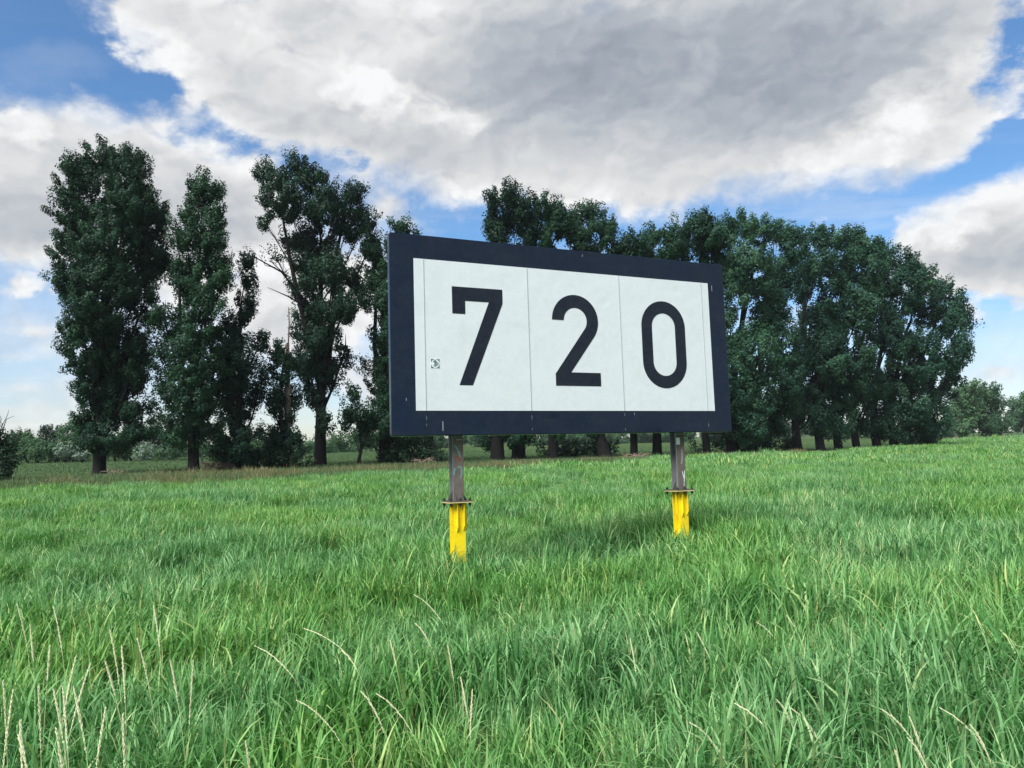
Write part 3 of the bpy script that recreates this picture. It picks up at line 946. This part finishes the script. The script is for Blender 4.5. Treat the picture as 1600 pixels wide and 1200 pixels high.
def tree(name, base_px, depth, trunk_px, lobes_px, label, cat='tree', group=None, leaf_px=3.0, lai=6.5, leafmat=None, bark=None, sprig_px=11,
         spread=1.0, base_z=-0.1, fork=0.25, lean=None, extra=None, limb_k=1.0):
    """a tree standing `depth` metres off. Lobes of the crown: (x, y, rx, ry[, density])"""
    s = depth / 1200.0
    bx_ = (base_px - 800) / 1200 * depth
    base = Vector((bx_, depth, base_z))
    lobes, cen = [], []
    for q in lobes_px:
        x, y, rx, ry = q[:4]; dn = q[4] if len(q) > 4 else 1.0
        w = max(rx, ry * 0.5) * s
        dd = float(rng.uniform(-1, .55)) * 1.6 * w * spread
        p = at(x, y, depth + dd)
        lobes.append((p.x - base.x, p.y - base.y, p.z - base.z, rx * s * 1.1, w * 1.1, ry * s * 1.08, dn))
    root = bpy.data.objects.new(name, None); COL.objects.link(root); root.location = base
    root['label'] = label; root['category'] = cat
    if group:
        root['group'] = group
    P, O, T, tips = foliage(lobes, leaf_px * s, lai, sprig_px * s)
    T = np.clip(T + rng.uniform(-.16, .16), 0, 1)
    link('crown', leaf_mesh(name + '_crown', P, O, leaf_px * s, leafmat or M_poplar, T), root)
    # trunk and limbs
    tb = Tubes()
    zs = [l[2] for l in lobes]
    order = sorted(range(len(lobes)), key=lambda i: zs[i])
    top = lobes[order[-1]]
    r0 = trunk_px * s / 2
    H_ = top[2]
    pts, rad = [], []
    mids = np.array([[l[0], l[1], l[2]] for l in lobes]); wts = np.array([l[3] * l[5] for l in lobes])
    K = 9
    for i in range(K + 1):
        t = i / K
        z = H_ * t * 0.98
        wz = wts * np.exp(-((mids[:, 2] - z) / (0.18 * H_)) ** 2) + 1e-6
        cx = float((mids[:, 0] * wz).sum() / wz.sum()); cy = float((mids[:, 1] * wz).sum() / wz.sum())
        f_ = min(1.0, max(0, (t - 0.12) / 0.7))
        pts.append(Vector((cx * f_ * .8 + (lean or 0) * s * min(1, t * 6) + float(rng.normal(0, .06)) * (i > 0), cy * f_ * .8, z)))
        rad.append(r0 * (1 - t) ** 1.15 + 0.015)
    # root flare
    flare = [Vector((0, 0, -0.3)), Vector((0, 0, 0.15)), Vector(((lean or 0) * s * .3, 0, 0.7))]
    tb.add(flare + [p for p in pts[1:]], [r0 * 1.4, r0 * 1.18, r0 * 1.02] + rad[1:], 9)
    for li in order:
        l = lobes[li]
        c = Vector(l[:3])
        zt = max(0.10 * H_, c.z - (l[5] * 1.3 + abs(c.x) * 1.2 + 0.15 * H_ * fork))
        t = min(0.9, zt / (H_ * .98)) * K
        i = int(t); a = pts[i].lerp(pts[min(i + 1, K)], t - i)
        r1 = max(0.02, (r0 * (1 - t / K) ** 1.1) * 0.34) * limb_k
        mid = a.lerp(c, .5) + Vector((float(rng.normal(0, .15)), float(rng.normal(0, .15)), -0.02 * H_))
        topc = c + Vector((0, 0, l[5] * .75))
        tb.add([a, mid, c, topc], [r1, r1 * .8, r1 * .5, 0.012], 6)
        tp = tips[li]
        for j in rng.choice(len(tp), min(len(tp), 9), replace=False):
            q = Vector(tp[j]); h0 = a.lerp(c, float(rng.uniform(.55, 1.0)))
            tb.add([h0, h0.lerp(q, .5) + Vector((0, 0, -.1)), q], [r1 * .28, r1 * .2, .008], 4)
    if extra:
        for pp, rr in extra:
            tb.add([at(a_, b_, depth + c_) - base for a_, b_, c_ in pp], [q * s / 2 for q in rr], 6)
    link('trunk', tb.mesh(name + '_trunk', bark or M_bark), root)
    return root


ROW = 'poplars of the long row behind the sign'
tree('poplar_tree', 156, 63, 19, [(165, 245, 33, 30), (203, 262, 30, 36), (118, 262, 22, 16), (140, 300, 50, 42), (205, 310, 34, 50), (105, 325, 28, 25), (120, 380, 40, 50),
     (170, 380, 45, 60), (110, 440, 30, 38), (160, 460, 50, 60), (130, 525, 36, 60), (185, 540, 42, 60), (145, 595, 34, 45), (195, 620, 38, 48), (150, 650, 30, 38), (165, 620, 34, 40), (190, 585, 34, 36), (215, 560, 24, 40, .8), (170, 560, 30, 40), (140, 690, 22, 18),
     (175, 685, 46, 24), (222, 660, 26, 34, .6), (220, 345, 38, 36), (238, 395, 28, 48), (205, 430, 42, 46), (225, 475, 30, 36, .8), (255, 342, 10, 24)],
     'tallest and bulkiest poplar with dense dark crown, leftmost of the row', group=ROW)
tree('poplar_tree', 303, 62, 17, [(318, 292, 26, 24), (332, 322, 22, 30), (297, 330, 22, 22), (290, 370, 24, 30), (332, 372, 24, 40), (308, 430, 38, 45), (342, 430, 20, 38),
     (285, 440, 22, 38), (322, 500, 34, 50), (258, 505, 24, 45, .45), (300, 560, 36, 48), (262, 565, 26, 50, .45), (298, 620, 32, 44), (292, 670, 36, 30), (325, 662, 24, 38),
     (258, 620, 22, 38, .4), (340, 560, 14, 50, .5)],
     'slim poplar with pointed top standing right beside the bulkiest one', group=ROW, extra=[(((300, 700, 0), (285, 600, -1), (282, 500, -1), (279, 420, -1)), (9, 8, 6, 3))])
tree('poplar_tree', 374, 66, 13, [(388, 412, 13, 14), (392, 438, 15, 18, .8), (378, 480, 16, 26), (365, 520, 26, 32), (405, 535, 14, 22, .7), (374, 570, 32, 44), (378, 630, 32, 44),
     (372, 690, 36, 34), (352, 610, 18, 40), (408, 600, 14, 30, .6), (355, 560, 16, 30)],
     'short ragged poplar with a tuft on top between slim poplar and snag', group=ROW)
tree('poplar_tree', 440, 68, 13, [(438, 548, 14, 16), (442, 580, 20, 28, .8), (446, 630, 22, 34), (434, 685, 26, 30), (462, 566, 10, 16, .6), (422, 620, 13, 25, .6), (455, 690, 20, 24)],
     'low ivy-clad poplar with a bare dead pole sticking out', group=ROW)
tree('poplar_tree', 500, 77, 19, [(428, 277, 26, 22), (468, 262, 22, 18), (445, 312, 36, 36), (490, 288, 24, 26), (500, 322, 26, 30), (415, 348, 14, 9, .7), (530, 312, 26, 26),
     (556, 302, 14, 16), (545, 350, 32, 34), (500, 370, 32, 32, .8), (572, 345, 14, 24), (578, 385, 12, 30), (452, 375, 18, 24, .5), (430, 400, 12, 9, .5), (462, 450, 14, 22, .5),
     (520, 425, 30, 34), (468, 415, 18, 26, .8), (474, 510, 20, 26, .9), (480, 565, 22, 30), (485, 430, 22, 34), (560, 440, 14, 34, .7), (490, 480, 18, 26), (522, 480, 34, 30), (478, 390, 22, 28, .7), (505, 660, 16, 22, .5), (500, 530, 34, 32), (508, 580, 32, 30), (490, 615, 26, 20), (470, 560, 16, 18, .6), (540, 545, 10, 30, .5)],
     'tall open-crowned poplar with forked stems and bare side branch', group=ROW, leaf_px=3.1,
     extra=[(((500, 600, 0), (470, 480, -1), (452, 400, -2), (440, 330, -2)), (11, 8, 5.5, 2.5)), (((508, 600, 0), (520, 500, 1), (525, 400, 1), (540, 330, 1)), (12, 9, 6, 3)),
            (((478, 472, -1), (440, 425, -3), (402, 404, -5), (370, 392, -6)), (3.6, 3, 1.8, .6)), (((450, 432, -2.6), (432, 417, -3.5), (420, 405, -4)), (2.2, 1.5, .6)),
            (((478, 480, -1), (450, 463, -3), (418, 449, -4)), (3, 2, .6)), (((430, 418, -3.4), (415, 415, -4), (404, 398, -4)), (1.5, 1, .5))])
tree('poplar_tree', 600, 79, 18, [(585, 400, 17, 30), (598, 450, 18, 40, .85), (578, 455, 16, 32, .8), (600, 520, 18, 40, .8), (588, 580, 22, 36, .9), (603, 620, 18, 30), (612, 470, 22, 60, .8),
     (620, 400, 20, 40), (630, 540, 26, 60), (598, 665, 22, 28)],
     'gappy poplar showing dark stems at the board\'s left edge', group=ROW,
     extra=[(((600, 725, 0), (601, 600, 0), (600, 500, 0), (597, 400, 0)), (18, 13, 10, 5)), (((598, 640, 0), (585, 540, 0), (588, 460, 0)), (9, 7, 4))])
tree('young_poplar_tree', 560, 76, 6, [(555, 613, 12, 12, .8), (548, 642, 16, 18, .7), (566, 664, 20, 22, .7), (540, 658, 12, 16, .6), (573, 640, 12, 14, .6), (572, 688, 14, 10, .6), (590, 650, 12, 20, .6)],
     'small young tree standing alone under the open-crowned poplar', group=None, leaf_px=3, bark=M_bark)
tree('poplar_tree', 668, 84, 16, [(622, 350, 12, 11, .8), (636, 357, 12, 8, .8), (652, 366, 8, 6, .8), (640, 400, 34, 34), (650, 480, 36, 50), (650, 560, 36, 50), (655, 640, 34, 44)],
     'poplar hidden behind the board, tip above its top left corner', group=ROW)
tree('dark_bush', 895, 96, 5, [(880, 700, 24, 12), (905, 702, 26, 12), (930, 698, 20, 12), (850, 704, 16, 8, .7), (960, 700, 16, 8, .6)],
     'dark undergrowth between the trunks seen below the middle of the board', cat='bush', leafmat=M_bush, lai=4, spread=.8)
tree('dark_bush', 1150, 106, 5, [(1125, 690, 22, 12), (1160, 692, 26, 12), (1200, 692, 26, 13), (1228, 694, 20, 9), (1090, 694, 16, 7, .6)],
     'dark undergrowth at the trunks just right of the board', cat='bush', leafmat=M_bush, lai=4, spread=.8)
tree('dark_bush', 1440, 113, 4, [(1438, 688, 22, 7), (1420, 690, 16, 6), (1452, 684, 12, 8)],
     'low dark bush at the foot of the last poplar on the right', cat='bush', leafmat=M_bush, lai=4, spread=.6)
tree('dark_bush', 400, 68, 5, [(345, 708, 20, 20), (385, 714, 28, 16), (420, 718, 22, 14), (458, 712, 20, 18), (480, 724, 12, 8, .7), (362, 722, 30, 10)],
     'low black-green thicket around the ragged and the ivy-clad poplars', cat='bush', leafmat=M_bush, lai=4.5, spread=.8)
tree('dark_bush', 640, 80, 8, [(608, 702, 24, 24), (648, 697, 34, 28), (628, 682, 26, 18), (686, 714, 14, 14), (640, 716, 50, 12)],
     'black-green bush under the lower left corner of the board', cat='bush', leafmat=M_bush, lai=4.5, spread=.5)
# middle of the row, mostly behind the board
tree('poplar_tree', 775, 85, 22, [(785, 307, 28, 18), (818, 335, 20, 28), (768, 342, 17, 28), (800, 330, 28, 32), (780, 380, 27, 26), (780, 430, 38, 50), (780, 520, 38, 60), (780, 610, 38, 55), (762, 678, 20, 20), (795, 680, 20, 20)],
     'thick-stemmed poplar whose rounded crown rises highest above the board', group=ROW)
tree('poplar_tree', 808, 86, 22, [(850, 322, 26, 22), (840, 362, 36, 34), (876, 345, 20, 28), (822, 382, 15, 15), (845, 430, 38, 50), (840, 530, 38, 60), (828, 620, 36, 50), (820, 678, 18, 16)],
     'poplar with broad crown right beside the highest one above the board', group=ROW)
tree('poplar_tree', 862, 86, 16, [(925, 333, 23, 16), (895, 352, 18, 26), (932, 368, 26, 26), (902, 372, 20, 22), (952, 360, 11, 16), (920, 430, 38, 50), (905, 530, 36, 60), (885, 620, 34, 50), (870, 672, 16, 16)],
     'poplar with a separate cone of foliage above the middle of the board', group=ROW)
tree('leaning_poplar_tree', 945, 86, 19, [(982, 384, 24, 22), (960, 395, 20, 20), (1000, 400, 20, 20), (995, 380, 10, 12, .6), (980, 430, 34, 40), (968, 520, 34, 60), (955, 610, 34, 50), (925, 668, 16, 14)],
     'poplar with leaning trunk, small low crown tip above the board', group=ROW, lean=-14)
tree('poplar_tree', 988, 88, 12, [(1022, 368, 16, 18), (1045, 385, 18, 22), (1012, 395, 22, 20), (1022, 450, 34, 50), (1012, 550, 34, 60), (1000, 640, 28, 34)],
     'poplar with narrow pointed tip above the right half of the board', group=ROW)
tree('poplar_tree', 1024, 90, 15, [(1060, 365, 24, 20), (1090, 347, 26, 16), (1105, 375, 28, 28), (1060, 398, 30, 20), (1070, 460, 34, 50), (1060, 560, 34, 60), (1045, 640, 28, 38)],
     'poplar with rounded crown over the upper right corner of the board', group=ROW)
RIGHT = [
    (1103, 92, 12, [(1104, 362, 26, 22), (1132, 372, 22, 25), (1112, 420, 34, 40), (1148, 440, 28, 45), (1142, 520, 26, 50), (1130, 660, 26, 26), (1150, 600, 28, 50), (1160, 660, 26, 30), (1120, 600, 26, 60)],
     'poplar just right of the board, its trunk partly cut off by it'),
    (1144, 93, 21, [(1160, 350, 28, 17), (1186, 365, 23, 26), (1175, 420, 34, 44), (1195, 490, 28, 50), (1185, 560, 32, 50), (1180, 622, 34, 44), (1172, 672, 30, 22)],
     'thick-trunked poplar, second to the right of the board'),
    (1185, 95, 15, [(1215, 363, 22, 17), (1236, 392, 22, 32), (1218, 440, 26, 44, .8), (1222, 530, 20, 44, .8), (1210, 500, 18, 40, .8), (1228, 600, 24, 44), (1215, 655, 22, 30), (1195, 685, 20, 16)],
     'poplar with sky gaps down the middle of its crown'),
    (1245, 101, 14, [(1262, 370, 26, 20), (1280, 408, 26, 34), (1258, 440, 22, 38), (1300, 470, 22, 40), (1265, 520, 24, 48), (1240, 560, 18, 50), (1300, 540, 22, 40), (1245, 640, 20, 36), (1270, 590, 28, 44), (1270, 648, 25, 28)],
     'poplar leaning left, fourth to the right of the board'),
    (1280, 103, 14, [(1306, 373, 24, 17), (1332, 380, 22, 20), (1320, 420, 28, 34), (1312, 500, 26, 45), (1296, 560, 28, 44), (1290, 620, 28, 40), (1286, 662, 20, 18)],
     'flat-topped poplar in the thick of the right-hand group'),
    (1308, 105, 13, [(1352, 385, 22, 21), (1355, 420, 28, 35), (1345, 480, 28, 44), (1335, 560, 27, 50), (1322, 620, 26, 40), (1316, 660, 20, 18)],
     'poplar with a tall even crown, sixth to the right of the board'),
    (1336, 107, 12, [(1382, 400, 22, 20), (1386, 440, 28, 34), (1376, 510, 28, 44), (1364, 590, 28, 44), (1350, 650, 22, 30)],
     'poplar set where the row starts to step down, seventh right of board'),
    (1368, 110, 13, [(1416, 415, 22, 20), (1416, 460, 28, 38), (1405, 530, 28, 44), (1394, 600, 28, 44), (1380, 660, 22, 25)],
     'third poplar from the right end of the row'),
    (1394, 112, 13, [(1440, 432, 18, 24), (1446, 480, 26, 38), (1435, 560, 28, 44), (1424, 630, 28, 34), (1410, 678, 22, 12)],
     'second poplar from the right end of the row'),
    (1417, 115, 15, [(1474, 455, 20, 18), (1496, 473, 15, 16), (1484, 500, 28, 28), (1512, 498, 11, 16, .7), (1480, 550, 32, 34, .9), (1507, 556, 12, 16, .7), (1460, 600, 30, 38), (1488, 588, 15, 18, .6),
                     (1450, 650, 30, 34), (1438, 688, 26, 8)],
     'last poplar at the right end with side boughs against the sky'),
]
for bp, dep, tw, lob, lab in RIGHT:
    tree('poplar_tree', bp, dep, tw, lob, lab, group=ROW, leafmat=M_poplar_hazed, leaf_px=3.2, lean=-6, spread=1.3)

# far right trees and wood
far_lobes = lambda cx, top, bot, w: [(cx + random.uniform(-.5, .5) * w * .5, top + (bot - top) * t + 4, w * (.5 + .25 * math.sin(3.1 * t)), (bot - top) * .2) for t in (.12, .3, .5, .7, .88)]
tree('broadleaf_tree', 1491, 200, 6, [(1506, 618, 16, 20), (1500, 645, 18, 22), (1520, 606, 16, 10), (1518, 640, 18, 26), (1486, 650, 12, 18), (1506, 668, 18, 12)],
     'distant tree with pale trunk just right of the poplar row', leafmat=M_oak, bark=M_palebark, leaf_px=3, sprig_px=6)
tree('broadleaf_tree', 1563, 205, 5, [(1542, 612, 18, 12), (1548, 638, 18, 26), (1530, 655, 16, 22), (1556, 660, 12, 20), (1540, 672, 22, 10)],
     'distant tree with slanting pale trunk near the right edge', leafmat=M_oak, bark=M_palebark, leaf_px=3, sprig_px=6)
fr = [(1585, 640, 22, 18), (1615, 632, 26, 22), (1650, 640, 24, 20), (1578, 664, 16, 12), (1600, 660, 22, 18), (1630, 660, 26, 18), (1665, 662, 24, 16), (1700, 645, 30, 26)]
tree('distant_wood', 1610, 300, 5, fr, 'distant wood on the horizon at the right edge', cat='wood', leafmat=M_oak, leaf_px=3, sprig_px=6, spread=2)
# left: hedge of shrubs and trees beyond the pasture
LEFTS = [
    ('shrub', 45, 114, [(30, 690, 26, 16), (55, 700, 24, 12), (20, 705, 20, 12)], M_oak, 'grey-green shrub next to the dark bush at the left edge'),
    ('broadleaf_tree', 33, 124, [(30, 682, 20, 10), (38, 690, 14, 10)], M_bush, 'dark distant tree top above the shrubs near the left edge'),
    ('shrub', 60, 113, [(62, 708, 22, 10), (48, 710, 16, 8)], M_oak, 'low round shrub in the distant hedge near the left edge'),
    ('broadleaf_tree', 82, 125, [(82, 674, 20, 10), (72, 684, 14, 9), (96, 682, 14, 10), (84, 692, 22, 10)], M_bush, 'dark spreading tree rising above the distant hedge'),
    ('shrub', 78, 113, [(78, 704, 18, 14), (90, 710, 14, 10)], M_oak, 'mid-green shrub in front of the dark spreading tree'),
    ('willow_shrub', 103, 112, [(103, 706, 17, 12), (92, 713, 12, 8), (112, 712, 12, 9)], M_willow, 'silvery willow shrub under the dark spreading tree'),
    ('willow_shrub', 130, 112, [(128, 708, 13, 9), (138, 712, 12, 8), (120, 714, 10, 6)], M_willow, 'silvery willow shrub just left of the bulkiest poplar trunk'),
    ('broadleaf_tree', 122, 122, [(122, 660, 15, 12), (112, 676, 20, 16), (132, 680, 18, 20), (118, 696, 22, 14)], M_oak, 'distant tree showing left of the bulkiest poplar'),
    ('shrub', 180, 114, [(180, 700, 18, 16), (196, 706, 14, 12), (172, 710, 14, 8)], M_oak, 'green shrub just right of the bulkiest poplar trunk'),
    ('willow_shrub', 225, 112, [(220, 704, 12, 12), (232, 706, 12, 12), (225, 711, 18, 8)], M_willow, 'brightest silvery round willow between the two tallest poplar trunks'),
    ('shrub', 205, 115, [(205, 690, 22, 16), (188, 686, 18, 12)], M_oak, 'green shrub behind the brightest silvery willow'),
    ('broadleaf_tree', 250, 121, [(250, 672, 26, 22), (235, 684, 20, 16), (268, 690, 22, 16)], M_bush, 'dark distant tree between the two tallest poplar trunks'),
    ('shrub', 265, 113, [(262, 705, 20, 12), (280, 708, 14, 10)], M_oak, 'green shrub left of the slim pointed poplar trunk'),
]
for nm, bp, dep, lob, mt_, lab in LEFTS:
    tree(nm, bp, dep, 3, lob, lab, cat='shrub' if 'shrub' in nm else 'tree', leafmat=mt_, leaf_px=2.6, sprig_px=5, lai=4, base_z=-.2)
L = []
EX = [-900, 0, 290, 507, 700, 1100, 1700, 2600]
for px_ in list(range(-900, -50, 22)) + list(range(285, 1500, 15)) + list(range(1720, 2600, 26)):
    dep = float(np.interp(px_, EX, [120, 122, 135, 165, 250, 330, 330, 330])); s_ = dep / 1200
    foot = 687 - .0175 * (px_ - 800) + 2.3 * 1200 / dep
    for _ in range(2):
        rx, ry = random.uniform(11, 20), random.uniform(9, 15)
        p = at(px_ + random.uniform(-8, 8), foot - random.uniform(4, 22), dep + random.uniform(0, 8))
        L.append((p.x, p.y, p.z, rx * s_, rx * s_, ry * s_, 1.0))
P, O, T, _ = foliage(L, 0.42, 4, 1.0)
link('far_woods', leaf_mesh('far_woods', P, O, 0.42, M_oak, T), label='dense green wood along the far side of the pasture', cat='wood', kind='stuff')

# dark bush cut by the left edge
tree('dark_bush', -14, 45, 8, [(-6, 700, 22, 26), (4, 722, 18, 24), (-4, 742, 24, 18), (-30, 690, 30, 40), (-40, 730, 34, 26), (12, 742, 10, 12, .8)],
     'black-green bush cut off by the left edge of the meadow', cat='bush', leafmat=M_bush, lai=4.5, spread=.5, base_z=0, leaf_px=4,
     extra=[(((-10, 690, 0), (2, 655, -1), (-4, 640, -1)), (2, 1, .4)), (((-2, 690, 0), (10, 655, -1), (22, 650, -1)), (2, 1, .4)), (((2, 668, -1), (12, 648, -1), (14, 640, -1)), (1, .8, .4))])
# dead pole of the snag
sn = Tubes()
b0 = Vector(((448 - 800) / 1200 * 69, 69, 0))
sn.add([at(448, 735, 69) - b0, at(450, 640, 69) - b0, at(449, 560, 69) - b0, at(450, 536, 69) - b0], [.3, .26, .22, .12], 9)
sn.add([at(450, 545, 69) - b0, at(452, 505, 69) - b0, at(451, 480, 69) - b0], [.07, .055, .04], 7)
link('dead_trunk', sn.mesh('dead_trunk', M_dead), label='bare dead pole rising out of the low ivy-clad poplar', cat='snag', loc=b0)


# ------------------------------------------------------------------ heaps of dead wood under the trees
def brushwood(px_, py_, depth, w_px, h_px, n, label):
    s = depth / 1200; w = w_px * s; h = h_px * s
    tb = Tubes()
    rs = random.Random(int(px_))
    for _ in range(n):
        a = Vector((rs.uniform(-.5, .5) * w, rs.uniform(-.4, .4) * w, rs.uniform(0, .55) * h))
        d = Vector((rs.uniform(-1, 1), rs.uniform(-.6, .6), rs.uniform(-.15, .55))).normalized() * rs.uniform(.25, .6) * w
        b_ = a + d; b_.z = max(.02, min(b_.z, h * 1.1))
        r_ = rs.uniform(.02, .075) * (w / 1.6) ** .5
        mid = (a + b_) / 2 + Vector((rs.uniform(-.1, .1), rs.uniform(-.1, .1), rs.uniform(0, .12)))
        tb.add([a, mid, b_], [r_, r_ * .8, r_ * .35], 6, rs.random())
    p = Vector(((px_ - 800) / 1200 * depth, depth, 0.0))
    link('brushwood_heap', tb.mesh('brushwood', M_dead), label=label, cat='dead wood', loc=p)


brushwood(180, 742, 61, 20, 13, 46, 'heap of broken brown wood beside the bulkiest poplar trunk')
brushwood(82, 748, 52, 16, 8, 26, 'small heap of twigs in the straw near the left edge')
brushwood(350, 735, 66, 60, 14, 60, 'long dark heap of fallen branches under the ragged poplar')
brushwood(415, 738, 60, 26, 9, 26, 'pale fallen branches in the straw under the ivy-clad poplar')
brushwood(990, 712, 80, 34, 10, 34, 'heap of pale branches under the right half of the board')
brushwood(660, 722, 78, 30, 12, 26, 'brown branches beside the black-green bush under the board')

# ------------------------------------------------------------------ seeding grass stalks in the foreground
def stalk(tipx, tipy, leanx, zt, label, grp, seed, thin=1.0):
    rs = random.Random(seed)
    hz = 687 - .0175 * (tipx - 800)
    depth = max(2.2, (HGT - zt) * 1200 / (tipy - hz))
    tip = at(tipx, tipy, depth)
    s = depth / 1200
    base = Vector((tip.x + leanx * s, tip.y + rs.uniform(-.08, .08), 0.0))
    P_ = []
    v = tip - base
    for k in range(13):
        t = k / 12
        q = base + Vector((v.x * t ** 2.0, v.y * t ** 1.6, v.z * (1 - (1 - t) ** 1.25) if abs(leanx) > 40 else v.z * t))
        P_.append(q - base)
    tb = Tubes()
    tb.add(P_, [.0019 * thin * (1 - .5 * k / 12) for k in range(13)], 5, .3)
    o = link('flowering_stalk', tb.mesh('stem', M_stalk), label=label, cat='grass stalk', group=grp, kind='thing', loc=base)
    hd = Tubes()
    hl = rs.uniform(.22, .44)
    for i in range(64):
        t = 1 - hl * (i / 63) * .9 * rs.uniform(.97, 1.03)
        t = min(1, t)
        k = t * 12; j = min(11, int(k)); q = P_[j].lerp(P_[j + 1], k - j)
        d = (P_[min(12, j + 1)] - P_[j]).normalized()
        side = Vector((math.cos(i * 2.4 + seed), math.sin(i * 2.4 + seed), 0))
        L_ = rs.uniform(.014, .026) * (0.55 + 0.7 * math.sin(math.pi * min(1, (1 - t) / hl + .08)))
        e_ = q + d * L_ + side * L_ * rs.uniform(.12, .34)
        hd.add([q, q.lerp(e_, .5) + side * .001, e_], [.0010 * thin, .0028 * thin, .0005], 4, rs.uniform(.4, 1))
    link('seed_head', hd.mesh('seed_head', M_stalk), o)


ST_L = [(27, 945, 20), (47, 978, 12), (84, 950, 28), (78, 1010, -4), (118, 1028, -26), (60, 1075, 4), (5, 1065, 6), (20, 1080, -10), (30, 1152, 44), (84, 1080, 36), (115, 1075, 40), (98, 1075, 20),
        (172, 985, 26), (215, 1000, 30), (165, 1035, 36), (240, 948, 22), (302, 1033, -14), (267, 1035, 22), (190, 1010, 18), (165, 1108, -24), (192, 1118, 6), (88, 1140, 34), (32, 1128, 20), (140, 1040, -40)]
ST_C = [(475, 982, 120), (400, 1010, 100), (535, 1017, 60), (648, 930, 70), (650, 975, 46), (565, 1082, 60), (465, 1095, 100), (610, 1002, 24), (384, 1160, 16), (590, 1085, 90), (738, 1080, -8), (720, 1060, 20), (700, 1010, 16)]
ST_R = [(1183, 973, 60), (1230, 962, 40), (1215, 1095, 50), (1080, 1130, 90), (1150, 1100, 110), (1380, 1110, 90), (1472, 1108, 100), (1422, 1122, 40), (1505, 980, 12), (1518, 1135, 50), (1238, 1108, 70),
        (1420, 1155, 60), (1090, 990, 40), (1460, 1040, 20), (985, 1000, 12), (895, 975, 14), (1400, 1175, 30)]
ORD = ('first second third fourth fifth sixth seventh eighth ninth tenth eleventh twelfth thirteenth fourteenth fifteenth sixteenth seventeenth '
       'eighteenth nineteenth twentieth twenty-first twenty-second twenty-third twenty-fourth').split()
for grp, kind_, where, lst, zt in (('seeding grass stalks at the front left', 'tall upright pale', 'at the front left', ST_L, .98),
                                   ('arching grass stalks at the front centre', 'arching pale', 'at the front centre', ST_C, .80),
                                   ('drooping grass stalks at the front right', 'drooping pale', 'at the front right', ST_R, .74)):
    for i, (a, b_, c) in enumerate(sorted(lst)):
        stalk(a, b_, c, zt + random.uniform(-.05, .05), '%s seeding grass stalk, %s from the left of those %s' % (kind_, ORD[i], where), grp, i, 1.0 if zt > .9 else .62)

# ------------------------------------------------------------------ a little summer haze
hz_ = material('haze_air')[0]
g = NT(hz_.node_tree)
g.n.clear()
pv = g.node('ShaderNodeVolumePrincipled')
pv.inputs['Color'].default_value = (0.80, 0.90, 1.0, 1)
pv.inputs['Density'].default_value = 0.00013
pv.inputs['Anisotropy'].default_value = 0.2
mo = g.node('ShaderNodeOutputMaterial'); g.l.new(pv.outputs[0], mo.inputs['Volume'])
v, f = box(-600, 600, -200, 700, -2, 50)
link('haze', polymesh('haze', v, f, hz_), kind='stuff', label='thin summer haze over the meadow')
